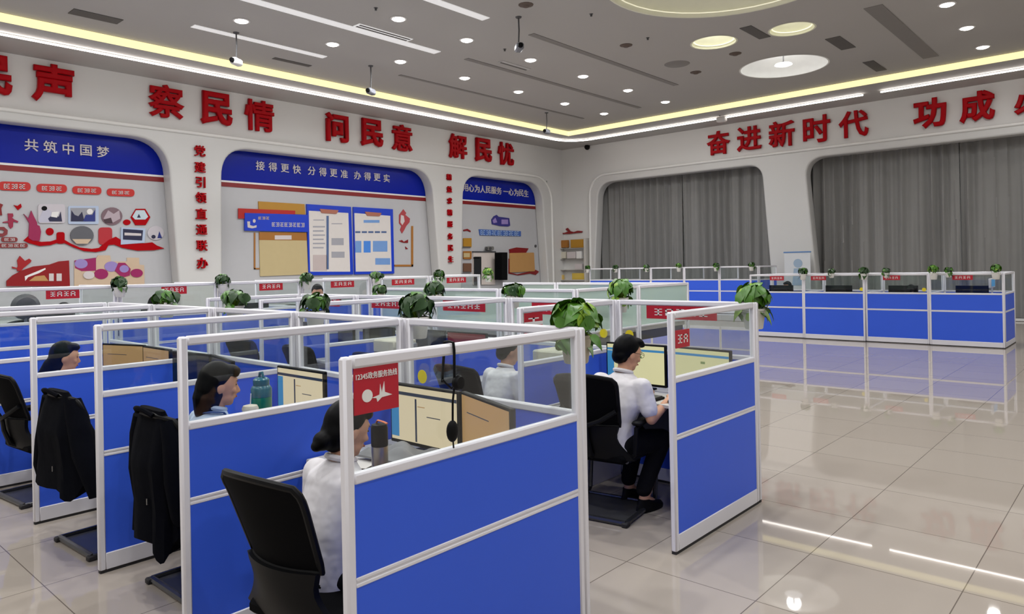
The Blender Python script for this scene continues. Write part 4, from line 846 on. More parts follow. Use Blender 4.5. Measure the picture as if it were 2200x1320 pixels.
chair(-3.66, 1.74, 0.0, 'black office chair of the woman in the pale blue shirt, under the long hanging jacket')
chair(-4.72, 1.63, 0.05, 'black office chair under the wide spread black jacket')
chair(-6.10, 1.63, 0.1, 'black office chair at the edge of the photo behind the woman with long hair')
chair(-2.71, 3.90, 0.16, 'black mesh office chair with a chrome tag, under the man in the white shirt')
chair(-3.66, 3.74, 0.0, 'black office chair of the second row woman in white, seen through the front row glass')
for k, x in enumerate((-4.8, -5.9, -7.0)): chair(x, 3.85, 0.1*k, 'empty black office chair in the second row, %s beyond the seated woman' % ORD[k])
for k in range(6): chair(GX-0.95, GN[k]+0.6, -PI/2, 'black office chair on the raised platform, %s from the viewer' % ORD[k], z=0.15)
for k, x in enumerate((-6.03, -4.85, -3.7, -2.55)): chair(x, 15.98, PI, 'black office chair behind the blue counter, %s from the corner side' % ORD[k])
q = MB(); q.box(-0.012, 0.012, -0.006, 0.006, -0.035, 0.035, r=0.004); tg = tag(q.build('chair_tag', CHROME, None, (-2.655, 3.585, 0.8), 0.16), 'small shiny tag hanging on the back of the chair of the man', 'tag')

# jackets hung over chair backs
def jacket(x, y, rz, w0, w1, zlow, label, sleeve, seed):
    rnd = random.Random(seed); t = thing('jacket', label, 'jacket', (x, y, 0), rz); q = MB(); secs = []; n = 40; vs = []; fs = []; rows = 22
    for j in range(rows+1):
        s = j/rows; z = 0.945+(zlow-0.945)*s; hw = w0*(0.72+0.28*min(1, s*5))+(w1-w0)*s; dp = 0.02+0.075*min(1, s*2.5)+0.02*s; yc = -0.315+0.05*min(1, s*1.4)
        for k in range(n):
            a = 2*PI*k/n; ca, sa = math.cos(a), math.sin(a); f = 0.012*math.sin(a*7+seed)*s+0.008*math.sin(a*13+s*3)*s
            hem = (0.035*math.sin(a*3+seed)+0.03*math.sin(a*5+2))*s**3
            vs.append(((hw+f)*math.copysign(abs(ca)**0.7, ca), yc+(dp+f)*math.copysign(abs(sa)**0.8, sa), z+hem))
    for j in range(rows):
        for k in range(n): fs.append((j*n+k, j*n+(k+1) % n, (j+1)*n+(k+1) % n, (j+1)*n+k))
    fs.append(tuple(range(n))[::-1]); fs.append(tuple(rows*n+k for k in range(n)))
    q.add(vs, fs); q.build('jacket_body', FABRICB, t)
    for s in (-1, 1):
        q = MB(); L = zlow-0.02 if sleeve else zlow+0.12
        q.tube([(s*w0*0.86, -0.3, 0.9), (s*(w0+0.012), -0.29, 0.8), (s*(w0+0.03+sleeve*0.06), -0.29, 0.62), (s*(w1+0.02+sleeve*0.05), -0.27, 0.46), (s*(w1+sleeve*0.08), -0.26, L+0.02)], [0.045, 0.06, 0.062, 0.058, 0.052], 14, flat=0.8); q.build('sleeve', FABRICB, t)
    q = MB(); q.tube([(-w0*0.5, -0.35, 0.925), (-w0*0.25, -0.375, 0.95), (0, -0.38, 0.955), (w0*0.25, -0.375, 0.95), (w0*0.5, -0.35, 0.925)], 0.012, 8); q.build('collar', FABRICB, t)
    q = MB(); q.box(0.06, 0.066, -0.375, -0.37, 0.5, 0.53); q.build('zip_tab', CHROME, t)
    return t
jacket(-3.66, 1.74, 0.0, 0.185, 0.2, 0.30, 'long black jacket hanging straight over a chair back, before the woman in pale blue', 0, 1)
jacket(-4.72, 1.63, 0.05, 0.19, 0.32, 0.40, 'wide spread black jacket over a chair back, between two front row dividers', 1, 2)

# ------------------------------------------------------------------ signs on the dividers
def sign(axis, plane, a0, a1, z0, z1, label, text=None, logo=False, off=1, group='red signs on the dividers', cols=4, white_band=False):
    """axis 'y': lies on a divider running along Y (faces +X); axis 'x': on one running along X (faces -Y)"""
    w_, h_ = a1-a0, z1-z0
    if axis == 'y': t = thing('desk_sign', label, 'sign', (plane+0.006, (a0+a1)/2, (z0+z1)/2), PI/2, group)
    else: t = thing('desk_sign', label, 'sign', ((a0+a1)/2, plane-0.006, (z0+z1)/2), 0, group)
    q = MB(); q.box(-w_/2, w_/2, -0.004, 0.0, -h_/2, h_/2, r=0.001); t = q.build('sign_board', SIGN, t)
    if text:
        for body, zz, ww in text:
            me, tw, th = text_mesh(body, 1.0, 0.02, 0.0, 0.012); k = ww*w_/tw; kz = min(k*1.15, 0.9*h_/th); me.transform(Matrix.Diagonal((k, kz, 0.03, 1))); placed('lettering', me, WHITE, RY, (0, -0.0055, zz*h_), t)
    else:
        q = MB(); cw = w_*0.8/cols
        for i in range(cols):
            x0 = -w_*0.4+cw*i+cw*0.15; x1 = x0+cw*0.7; hh = h_*0.24
            for (p0, p1, r0, r1) in ((0, 1, 0.75, 1), (0, 1, -0.1, 0.15), (0, 1, -1, -0.75), (0.4, 0.6, -1, 1)) if i % 2 == 0 else ((0, 0.2, -1, 1), (0.8, 1, -1, 1), (0, 1, 0.7, 1), (0, 1, -0.2, 0.1)):
                q.box(x0+(x1-x0)*p0, x0+(x1-x0)*p1, -0.0055, -0.0035, hh*r0, hh*r1)
        q.build('lettering', WHITE, t)
    if white_band: q = MB(); q.box(-w_/2, w_/2, -0.0056, -0.0036, -h_*0.12, h_*0.05); q.build('white_band', WHITE, t)
    if logo:
        q = MB(); q.lathe([(0.0, 0), (h_*0.13, 0), (h_*0.13, 0.002), (0.0, 0.002)], 24, (0, 0, 0)); o = q.build('logo', WHITE, t, (-w_*0.22, -0.004, -h_*0.14)); o.rotation_euler = (PI/2, 0, 0)
        q = MB(); q.prism([(-w_*0.12, -h_*0.2), (w_*0.05, -h_*0.16), (w_*0.07, h_*0.06), (w_*0.1, -h_*0.12), (w_*0.16, h_*0.1), (w_*0.17, -h_*0.12), (w_*0.34, -h_*0.2), (w_*0.1, -h_*0.22), (0.0, -h_*0.3), (-w_*0.02, -h_*0.22)], -0.0058, -0.0038, 'y'); q.build('logo', WHITE, t)
    return t
sign('y', -1.85, 1.31, 1.485, 1.152, 1.305, 'large red hotline sign with white lettering and logo on the nearest divider glass', [('12345政务服务热线', 0.27, 0.92)], True)
sign('y', -2.0, 3.56, 3.72, 1.13, 1.23, 'small red square sign on the glass of the end divider beside the man', cols=2)
sign('y', -3.11, 3.56, 3.75, 1.16, 1.295, 'small white banded red sign on divider glass beside the beige potted plant', cols=1, white_band=True)
sign('x', CB, -2.83, -2.27, 1.20, 1.30, 'long dark red sign with pale characters on the back divider behind the man', cols=5)
for k, (a, b) in enumerate([(-3.95, -3.4), (-5.06, -4.5), (-6.17, -5.6), (-7.25, -6.75)]): sign('x', CB, a, b, 1.20, 1.30, 'long red sign on the second row back divider, %s beyond the man' % ORD[k], cols=5)
for k, (a, b) in enumerate([(2.36, 2.68), (3.55, 3.85), (4.80, 5.14), (5.9, 6.3), (7.0, 7.45), (8.15, 8.6)]): sign('y', GX, a, b, 1.355, 1.46, 'red sign on the dividers along the raised platform, %s from the viewer' % ORD[k])
for k, (a, b) in enumerate([(-6.16, -5.86), (-5.3, -5.0), (-3.94, -3.64), (-2.78, -2.46)]): sign('x', KY, a, b, 1.21, 1.30, 'red sign on the blue counter glass, %s from the corner side' % ORD[k], group='red signs on the blue counter')
def sticker(axis, plane, a, z, label):
    q = MB(); q.lathe([(0, 0), (0.036, 0), (0.036, 0.002), (0, 0.002)], 24)
    if axis == 'x': o = q.build('round_sticker', YELLOW, None, (a, plane-0.006, z)); o.rotation_euler = (PI/2, 0, 0)
    else: o = q.build('round_sticker', YELLOW, None, (plane+0.004, a, z)); o.rotation_euler = (PI/2, 0, PI/2)
    tag(o, label, 'sticker', 'yellow stickers on the glass')
sticker('x', AB+dA(-2.88)-0.004, -2.9, 1.03, 'round yellow sticker on the back glass beside the hanging black headset')
sticker('y', -3.05, 2.40, 1.04, 'round yellow sticker on divider glass just behind the red hotline sign')
sticker('x', CB, -3.22, 1.07, 'round yellow sticker on glass between the beige potted plant and the man')
sticker('x', CB, -2.985, 1.07, 'round yellow sticker on the back glass just above the head of the man')
sticker('x', KY, -4.33, 1.03, 'round yellow sticker on the second pane of the blue counter')
sticker('x', KY, -3.24, 1.03, 'round yellow sticker on the third pane of the blue counter')

# ------------------------------------------------------------------ potted pothos
def pothos(seed, mats, spread, hgt, trail=0.1, n=34, lo=False):
    rnd = random.Random(seed); lv = MB(); st = MB()
    for i in range(n):
        a = 2*PI*(i*0.618034)+rnd.uniform(-0.3, 0.3); el = math.asin(min(1.0, rnd.uniform(-0.25, 1.0))); rr = rnd.uniform(0.62, 1.0)
        c = Vector((spread*rr*math.cos(a)*math.cos(el), spread*rr*math.sin(a)*math.cos(el), hgt*0.45+hgt*0.6*rr*math.sin(el)))
        if rnd.random() < 0.10: c.z = -trail*rnd.random(); c.x *= 1.1; c.y *= 1.1
        s = rnd.uniform(0.036, 0.058)*(1.2 if lo else 1.0)
        nrm = Vector((math.cos(a)*math.cos(el)+rnd.uniform(-0.45, 0.45), math.sin(a)*math.cos(el)+rnd.uniform(-0.45, 0.45), math.sin(el)+0.35+rnd.uniform(-0.3, 0.3))).normalized()
        dr = Vector((math.cos(a)*0.7+rnd.uniform(-0.6, 0.6), math.sin(a)*0.7+rnd.uniform(-0.6, 0.6), -0.55+rnd.uniform(-0.4, 0.6)))
        out = (dr-nrm*dr.dot(nrm)).normalized(); sd = out.cross(nrm).normalized(); up = nrm
        prof = [(-0.75, 0.0), (-0.8, 0.28), (-0.5, 0.58), (-0.1, 0.62), (0.35, 0.42), (0.75, 0.18), (1.1, 0.0)]; vs = []; fs = []
        for (t, w_) in prof:
            droop = -0.28*(t+0.5)**2*s if t > -0.5 else 0
            for k in (-1, 0, 1): vs.append(c+out*t*s+sd*(w_*k*s)+up*(droop+(0.12*s*w_ if k else 0)))
        for j in range(len(prof)-1):
            for k in (0, 1): p = j*3+k; fs.append((p, p+1, p+4, p+3))
        o = len(vs); vs += [v-up*0.0025 for v in vs]; fs += [tuple(i+o for i in f)[::-1] for f in fs]
        lv.add(vs, fs, 0 if rnd.random() < 0.68 else 1)
        if not lo or i % 3 == 0: st.tube([(0, 0, -0.02), (c.x*0.4, c.y*0.4, max(c.z*0.7, 0.02)), tuple(c-out*s*0.7)], 0.0025, 5)
    return lv.data('foliage', mats), st.data('stems', GREEN2)
PL = {k: pothos(*a) for k, a in {'lush': (3, [GREEN1, GREEN2], 0.11, 0.15, 0.05, 90), 'dark': (5, [GREEN3, GREEN1], 0.1, 0.13, 0.02, 64), 'mid': (8, [GREEN1, GREEN3], 0.11, 0.12, 0.03, 64), 'far': (11, [GREEN3, GREEN1], 0.1, 0.13, 0.04, 26, True), 'farlight': (13, [GREEN1, GREEN2], 0.1, 0.14, 0.04, 26, True)}.items()}
def pot_mesh(m_):
    a = MB(); a.lathe([(0.0, -0.115), (0.048, -0.115), (0.052, -0.11), (0.066, -0.01), (0.072, -0.005), (0.072, 0.006), (0.064, 0.006), (0.06, -0.012), (0.0, -0.012)], 22)
    a.box(-0.012, 0.012, 0.06, 0.072, -0.03, 0.02, r=0.003); b = MB(); b.lathe([(0, -0.014), (0.0605, -0.014), (0.055, -0.004), (0.0, 0.002)], 18)
    return a.data('pot', m_), b.data('soil', SOIL)
POTM, SOILM = pot_mesh(POT); POTB_, _ = pot_mesh(POTB)
def plant(x, y, z, kind, label, sc=1.0, rz=0.0, pot=None, group='potted pothos on the dividers', hook=None):
    t = thing('potted_pothos', label, 'plant', (x, y, z), rz, group); t.scale = (sc, sc, sc)
    link('pot', pot or POTM, t); link('soil', SOILM, t); link('foliage', PL[kind][0], t); link('stems', PL[kind][1], t)
    q = MB(); q.tube([(0, -0.07, 0.0), (0, -0.085, 0.03)] if not hook else hook, 0.003, 5); q.build('hook', DGREY, t)
    return t
yA = AB+T_/2+0.075
plant(-1.945, yA, 1.285, 'lush', 'lush bright green pothos in a beige pot at the corner behind the biggest divider', 1.05, 0.3, POTB_)
plant(-3.06, yA+dA(-3.06), 1.33, 'dark', 'dark green pothos on the back divider above the hanging headset', 1.0, 1.0)
plant(-4.16, yA+dA(-4.16), 1.33, 'mid', 'spreading green pothos with one yellow leaf on the front row back divider', 0.95, 2.0)
plant(-5.27, yA+dA(-5.27), 1.34, 'mid', 'broad dark leaved pothos on the front row back divider, third beyond the biggest divider', 1.0, 3.0)
plant(-6.52, yA+dA(-6.5), 1.33, 'mid', 'low spreading pothos on the front row back divider beside the raised platform', 1.0, 4.2)
yC = CB+T_/2+0.075
plant(-2.05, yC, 1.28, 'lush', 'lush pothos in a white pot at the end divider corner beside the man', 1.15, 1.7)
plant(-3.13, yC, 1.34, 'lush', 'green pothos on the second row back divider above the head of the man', 0.95, 2.6)
plant(-4.25, yC, 1.34, 'mid', 'rounded green pothos on the second row back divider, third from the open floor', 0.9, 0.4)
plant(-5.29, yC, 1.34, 'dark', 'dark green pothos on the second row back divider, fourth from the open floor', 1.0, 1.4)
plant(-6.16, yC, 1.34, 'mid', 'green pothos on the second row back divider, fifth from the open floor', 0.8, 2.4)
for k, (y, kd) in enumerate(zip([3.06, 4.26, 5.45, 6.64, 7.9, 9.05], ['dark', 'dark', 'dark', 'mid', 'dark', 'lush'])): plant(GX+0.098, y, 1.455, kd, 'small pothos on the dividers along the raised platform, %s from the viewer' % ORD[k], 0.92, 1.1*k, group='pothos along the raised platform')
for k, (x, kd) in enumerate(zip([-13.7, -12.62, -11.5, -10.42, -9.25, -8.22], ['far', 'far', 'far', 'farlight', 'far', 'far'])): plant(x, HY-0.1, 1.48, kd, 'tiny distant plant on the dividers below the smaller window, %s from the corner' % ORD[k], 0.95, k, group='plants below the smaller window')
for k, (x, kd) in enumerate(zip([-5.43, -4.86, -4.25, -3.86, -3.06, -2.82, -2.1], ['far', 'far', 'far', 'far', 'farlight', 'far', 'farlight'])): plant(x, KY-0.095, 1.335 if k not in (1, 3, 5) else 1.345, kd, 'small plant on the blue counter, %s from the corner side' % ORD[k], 1.0 if k not in (1, 3, 5) else 0.75, k*0.7, group='plants on the blue counter')
# ------------------------------------------------------------------ people
def headM(hc, yaw, pitch, roll=0.0): return Matrix.Translation(hc) @ Matrix.Rotation(yaw, 4, 'Z') @ Matrix.Rotation(pitch, 4, 'X') @ Matrix.Rotation(roll, 4, 'Y')
def tx(mb, M, start=0):
    mb.v[start:] = [tuple(M @ Vector(p)) for p in mb.v[start:]]
def person(label, loc, rz, hair='short', shirt=SHIRT, lean=0.06, yaw=0.0, pitch=-0.12, arms=None, sc=1.0, vox=0.008, glasses=False, lanyard=False, collar_tie=None, group=None, long_sleeve=False, br=1.0):
    t = thing('person', label, 'person', loc, rz, group); t.scale = (sc, sc, sc)
    yc, yn = 0.02+lean*0.8, 0.03+lean; hc = Vector((0, 0.055+lean*1.25, 1.015)); HM = headM(hc, yaw, pitch)
    ys = 0.015+lean*0.9
    # skin: head, neck, trunk, arms with hands, legs -- one continuous surface
    b = MB()
    b.cap((0, yn-0.005, 0.85), (0, hc.y-0.02, 0.95), 0.05, 0.047)
    n0 = len(b.v)
    def skull(q):
        k = 1.0
        if q.z < 0: q.x *= 1-0.30*min(1, -q.z/0.1); q.y *= 1-0.10*min(1, -q.z/0.1)
        return q
    b.ell((0, 0, 0.005), 0.072, 0.089, 0.108, 24, 16, fn=skull)
    b.ell((0, 0.055, -0.082), 0.026, 0.026, 0.022); b.ell((0, 0.03, -0.06), 0.05, 0.05, 0.042)
    b.cap((0, 0.082, 0.012), (0, 0.1, -0.026), 0.007, 0.012); b.ell((-0.009, 0.09, -0.032), 0.008, 0.009, 0.007); b.ell((0.009, 0.09, -0.032), 0.008, 0.009, 0.007)
    b.ell((0, 0.074, 0.036), 0.045, 0.014, 0.009); b.ell((0.035, 0.066, -0.02), 0.02, 0.016, 0.018); b.ell((-0.035, 0.066, -0.02), 0.02, 0.016, 0.018); b.ell((0, 0.08, -0.055), 0.022, 0.011, 0.012)
    for s in (-1, 1): b.ell((s*0.073, -0.008, -0.008), 0.009, 0.02, 0.03, 12, 10)
    tx(b, HM, n0)
    b.loft([(0, 0, 0.44, 0.13, 0.09), (0, lean*0.4, 0.62, 0.12, 0.085), (0, yc, 0.76, 0.14, 0.09), (0, ys, 0.83, 0.13, 0.075), (0, yn, 0.88, 0.055, 0.05)])
    A = arms or {-1: ((-0.215, 0.07, 0.64), (-0.13, 0.30, 0.735)), 1: ((0.215, 0.07, 0.64), (0.13, 0.30, 0.735))}
    for s in (-1, 1):
        sh = Vector((s*0.165*br, ys, 0.825)); el, wr = Vector(A[s][0]), Vector(A[s][1])
        b.cap(sh, el, 0.042, 0.036); b.cap(el, wr, 0.036, 0.025)
        d = (wr-el).normalized(); side = d.cross(Vector((0, 0, 1))).normalized(); dn = side.cross(d).normalized()*-1
        if dn.z > 0: dn = -dn
        pm = wr+d*0.045; b.cap(wr, wr+d*0.03, 0.022, 0.028, flat=0.6)
        for k in (-0.5, 0.5): b.cap(wr+d*0.015+side*0.012*k*2, wr+d*0.075+side*0.013*k*2.2, 0.018, 0.016)
        for i, (o, L) in enumerate(((-0.029, 0.058), (-0.010, 0.07), (0.010, 0.066), (0.029, 0.05))):
            p0 = wr+d*0.076+side*o; p1 = p0+d*L*0.45+dn*0.006+side*o*0.1; p2 = p1+d*L*0.35+dn*0.022; p3 = p2+d*L*0.1+dn*0.022
            b.cap(p0-d*0.012, p1, 0.0092, 0.0085); b.cap(p1, p2, 0.0085, 0.008); b.cap(p2, p3, 0.008, 0.0072)
        th = -s; p0 = wr+d*0.03+side*0.026*th*(1 if side.x*s > 0 else -1); p1 = p0+d*0.025+side*0.022*th*(1 if side.x*s > 0 else -1)+dn*0.008; p2 = p1+d*0.028+dn*0.006
        b.cap(p0, p1, 0.012, 0.0105); b.cap(p1, p2, 0.0105, 0.009)
    HIP, KNEE, ANK = {}, {}, {}
    for s in (-1, 1):
        HIP[s] = Vector((s*0.085, 0.02, 0.455)); KNEE[s] = Vector((s*0.11, 0.36, 0.44)); ANK[s] = Vector((s*0.11, 0.27 if s < 0 else 0.17, 0.085))
        b.cap(HIP[s], KNEE[s], 0.07, 0.052); b.cap(KNEE[s], ANK[s], 0.05, 0.034); b.cap(ANK[s], ANK[s]+Vector((0, 0.09, -0.045)), 0.034, 0.026)
    link('body', remesh(b, 'body', SKIN, vox, 4), t)
    # shirt
    q = MB()
    q.loft([(0, -0.01, 0.42, 0.158, 0.118), (0, 0.0, 0.50, 0.15, 0.112), (0, lean*0.35, 0.60, 0.146, 0.108), (0, lean*0.6+0.005, 0.70, 0.158*br, 0.112), (0, yc, 0.78, 0.165*br, 0.11), (0, ys, 0.84, 0.150*br, 0.09), (0, yn-0.005, 0.885, 0.072, 0.066), (0, yn, 0.90, 0.06, 0.058)], 32, power=2.3)
    for s in (-1, 1):
        sh = Vector((s*0.16*br, ys, 0.825)); el, wr = Vector(A[s][0]), Vector(A[s][1]); q.cap(sh+Vector((-s*0.02, 0, 0.0)), sh+(el-sh)*0.12, 0.058, 0.06)
        if long_sleeve: q.cap(sh, el, 0.058, 0.05); q.cap(el, el+(wr-el)*0.85, 0.05, 0.038)
        else: q.cap(sh, sh+(el-sh)*0.72, 0.058, 0.056)
    link('shirt', remesh(q, 'shirt', shirt, max(vox, 0.009), 7), t)
    q = MB(); n = 18; q.tube([(0.056*math.cos(2*PI*k/n), yn+0.002+0.054*math.sin(2*PI*k/n), 0.905-0.016*math.sin(2*PI*k/n)) for k in range(n)], 0.013, 8, closed=True, flat=1.0); q.build('collar', shirt, t)
    # trousers and shoes
    q = MB(); q.ell((0, 0.0, 0.45), 0.16, 0.135, 0.085)
    for s in (-1, 1): q.cap(HIP[s], KNEE[s], 0.092, 0.068); q.cap(KNEE[s], ANK[s]+Vector((0, 0, 0.06)), 0.066, 0.052)
    link('trousers', remesh(q, 'trousers', TROU, 0.012, 5), t)
    for s in (-1, 1):
        a = ANK[s]; q = MB(); q.loft([(a.x, a.y+0.055, 0.0, 0.04, 0.125), (a.x, a.y+0.055, 0.02, 0.043, 0.128), (a.x, a.y+0.05, 0.045, 0.04, 0.11), (a.x, a.y+0.01, 0.07, 0.036, 0.06), (a.x, a.y-0.005, 0.085, 0.034, 0.042)], 18); q.build('shoe', BLACK, t)
    # hair
    h = MB()
    def cap_fn(q):
        k = min(1.0, max(0.0, (q.z+0.045)/0.105)); lim = -0.012+0.098*k**0.8
        if q.y > lim: q.y = lim
        return q
    h.ell((0, -0.016, 0.026), 0.081, 0.094, 0.102, 28, 18, fn=cap_fn)
    if hair == 'short':
        h.ell((0, 0.05, 0.088), 0.062, 0.045, 0.032); h.ell((0.02, 0.075, 0.078), 0.035, 0.026, 0.02); h.ell((0, -0.06, -0.02), 0.068, 0.04, 0.06)
    elif hair == 'bun':
        h.ell((0, -0.05, -0.02), 0.074, 0.06, 0.08); h.ell((0, -0.1, -0.06), 0.05, 0.036, 0.04); h.ell((0, 0.045, 0.078), 0.062, 0.05, 0.034); h.ell((0, -0.12, -0.085), 0.028, 0.022, 0.022)
    elif hair == 'bob':
        h.ell((0, -0.04, -0.015), 0.081, 0.078, 0.098); h.ell((0, -0.05, -0.075), 0.072, 0.064, 0.06); h.cap((0, -0.048, -0.06), (0, -0.046, -0.125), 0.076, 0.064); h.ell((0, 0.05, 0.076), 0.064, 0.05, 0.036)
        for s in (-1, 1): h.ell((s*0.03, 0.074, 0.068), 0.034, 0.014, 0.02)
    else:
        h.ell((0, -0.05, -0.03), 0.076, 0.062, 0.09); h.cap((0, -0.085, -0.06), (0, -0.15, -0.2), 0.05, 0.03); h.cap((0, -0.15, -0.2), (0, -0.17, -0.27), 0.03, 0.014); h.ell((0, -0.05, -0.07), 0.068, 0.058, 0.06); h.ell((0, 0.042, 0.08), 0.06, 0.05, 0.034)
    tx(h, HM); link('hair', remesh(h, 'hair', HAIR, max(vox*0.9, 0.006), 5), t)
    for s in (-1, 1):
        q = MB(); q.ell((s*0.03, 0.0775, 0.010), 0.011, 0.005, 0.004, 12, 8); q.ell((s*0.031, 0.083, 0.028), 0.016, 0.003, 0.002, 10, 6); tx(q, HM); q.build('eye', EYE, t)
    q = MB(); q.ell((0, 0.0905, -0.054), 0.019, 0.005, 0.006, 12, 8); tx(q, HM); q.build('mouth', LIPS, t)
    if glasses:
        q = MB()
        for s in (-1, 1):
            q.tube([(s*0.034+0.023*math.cos(2*PI*k/14), 0.093, 0.01+0.017*math.sin(2*PI*k/14)) for k in range(14)], 0.0013, 6, closed=True); q.tube([(s*0.057, 0.092, 0.014), (s*0.08, 0.04, 0.014), (s*0.079, -0.01, 0.012), (s*0.078, -0.03, -0.004)], 0.0016, 6)
        q.tube([(-0.011, 0.095, 0.013), (0.011, 0.095, 0.013)], 0.002, 6); tx(q, HM); q.build('glasses', BLACK, t)
    if lanyard:
        q = MB()
        for s in (-1, 1): q.tube([(s*0.035, yn-0.062, 0.89), (s*0.075, yn-0.04, 0.897), (s*0.088, yn+0.02, 0.888), (s*0.06, yc+0.085, 0.82), (0.0, yc+0.118, 0.66)], 0.009, 6, flat=0.5)
        q.tube([(-0.035, yn-0.062, 0.89), (0.035, yn-0.062, 0.89)], 0.009, 6, flat=0.5); q.build('lanyard', mat('lanyard_blue', (40, 66, 120), 0.6), t)
    if hair == 'bob': q = MB(); q.tube([(-0.02, 0.074, 0.066), (0.02, 0.078, 0.062)], 0.004, 6); tx(q, HM); q.build('hair_clip', CHROME, t)
    return t
person('woman with a low hair bun and white shirt, sitting behind the red hotline sign', (-2.40, 1.57, 0), -0.05, 'bun', SHIRT, lean=0.04, yaw=-0.05, pitch=-0.3, sc=0.955, vox=0.0065)
person('woman with pinned black hair and pale blue shirt beside the teal bottle', (-3.645, 1.67, 0), -0.1, 'bob', SHIRTB, lean=0.02, yaw=-0.15, pitch=-0.12, sc=1.0, vox=0.0065, lanyard=True)
person('woman with long dark hair and a white collar behind the fourth front row divider', (-6.05, 1.66, 0), 0.0, 'long', SHIRT, lean=0.02, yaw=-0.2, pitch=-0.15, sc=0.98, vox=0.009)
person('man with glasses and white shirt, working at the second row end desk', (-2.63, 3.86, 0), -0.16, 'short', SHIRT, lean=0.085, br=1.17, yaw=-0.25, pitch=-0.28, sc=1.0, vox=0.0065, glasses=True, arms={-1: ((-0.215, 0.10, 0.63), (-0.10, 0.33, 0.72)), 1: ((0.245, 0.10, 0.63), (0.2, 0.34, 0.715))})
person('woman with tied hair in a white shirt seen from behind through the front row glass', (-3.66, 3.88, 0), -0.1, 'short', SHIRT, lean=0.06, yaw=-0.3, pitch=-0.25, sc=0.95, vox=0.009)
person('man with short hair sitting on the raised platform below the blue framed notices', (-9.62, 6.2, 0.15), -PI/2-0.5, 'short', SHIRT, sc=1.1, vox=0.012)
person('person with dark hair in blue on the raised platform, beside the low spreading pothos', (-9.70, 3.74, 0.15), -PI/2+0.5, 'bob', SHIRTN, sc=1.03, vox=0.012)
person('person with dark hair on the raised platform, seated closest to the viewer', (-9.70, 2.72, 0.15), -PI/2+0.3, 'short', SHIRTN, sc=1.0, vox=0.012)
person('woman with long dark hair sitting behind the blue counter below the roll-up poster', (-6.03, 15.95, 0), PI-0.3, 'long', SHIRTN, sc=1.03, vox=0.012)
person('person with dark hair bending over behind the third pane of the blue counter', (-3.7, 15.9, 0), PI+0.4, 'short', SHIRTN, lean=0.22, pitch=-0.9, sc=0.98, vox=0.012)

# ------------------------------------------------------------------ things on the desks
t = thing('thermos_flask', 'steel thermos flask with a black lid and orange strap beside the white shirted woman', 'flask', (-2.53, 1.93, 0.705))
q = MB(); q.lathe([(0, 0), (0.033, 0), (0.036, 0.006), (0.036, 0.125), (0.034, 0.13)], 24); q.build('flask_body', STEEL, t)
q = MB(); q.lathe([(0.036, 0.128), (0.037, 0.135), (0.037, 0.205), (0.033, 0.222), (0.0, 0.226)], 24); q.build('lid', BLACK, t)
q = MB(); q.tube([(-0.02, 0, 0.226), (-0.01, 0, 0.238), (0.03, 0, 0.236), (0.055, 0, 0.232)], 0.006, 6, flat=0.6); q.build('strap', ORANGE, t)
t = thing('water_bottle', 'teal and green translucent water bottle beside the woman in pale blue', 'bottle', (-3.70, 2.02, 0.705))
q = MB(); q.lathe([(0, 0), (0.05, 0), (0.055, 0.01), (0.055, 0.07), (0.05, 0.09), (0.055, 0.11), (0.055, 0.205), (0.0, 0.205)], 24); q.build('lower_body', TEALG, t)
q = MB(); q.lathe([(0.0, 0.206), (0.056, 0.206), (0.056, 0.25), (0.048, 0.265), (0.03, 0.275), (0.0, 0.275)], 24); q.build('upper_body', TEAL, t)
q = MB(); q.lathe([(0.042, 0.268), (0.044, 0.275), (0.044, 0.3), (0.03, 0.312), (0.0, 0.314)], 20); q.tube([(-0.02, 0, 0.31), (-0.012, 0, 0.335), (0.012, 0, 0.34), (0.024, 0, 0.312)], 0.008, 6); q.build('lid', TEAL, t)
t = thing('paper_cup', 'white lidded cup with a straw in front of the woman in pale blue', 'cup', (-3.60, 1.90, 0.705))
q = MB(); q.lathe([(0, 0), (0.03, 0), (0.04, 0.165), (0.0, 0.165)], 20); q.build('cup_body', WHITE, t); q = MB(); q.lathe([(0.043, 0.163), (0.043, 0.172), (0.036, 0.186), (0.0, 0.194)], 20); q.build('lid', BEIGE, t); q = MB(); q.tube([(0, 0, 0.18), (0.01, 0.0, 0.25)], 0.003, 6); q.build('straw', WHITE, t)
def keyboard(x, y, label, z=0.705, rz=0.0):
    t = thing('keyboard', label, 'keyboard', (x, y, z), rz, 'keyboards'); q = MB(); q.box(-0.21, 0.21, -0.07, 0.07, 0, 0.016, r=0.005); q.build('case', BLACK, t)
    q = MB()
    for r in range(5):
        for c in range(14): q.box(-0.198+c*0.0285, -0.174+c*0.0285, -0.06+r*0.0245, -0.04+r*0.0245, 0.015, 0.022)
    q.build('keys', DGREY, t)
def mouse(x, y, label):
    t = thing('computer_mouse', label, 'mouse', (x, y, 0.705), 0.0, 'mice'); q = MB(); q.ell((0, 0, 0.012), 0.03, 0.05, 0.02); q.v = [(a, b, max(c, 0.0)) for a, b, c in q.v]; q.build('shell', BLACK, t); q = MB(); q.box(-0.004, 0.004, 0.012, 0.03, 0.028, 0.034, r=0.001); q.build('wheel', GREYP, t)
keyboard(-2.4, 1.98, 'black keyboard of the woman under the red sign'); 
keyboard(-2.65, 4.14, 'black keyboard of the man in the white shirt'); mouse(-2.33, 4.12, 'black mouse beside the keyboard of the man'); mouse(-2.12, 1.95, 'black mouse of the woman under the red sign')
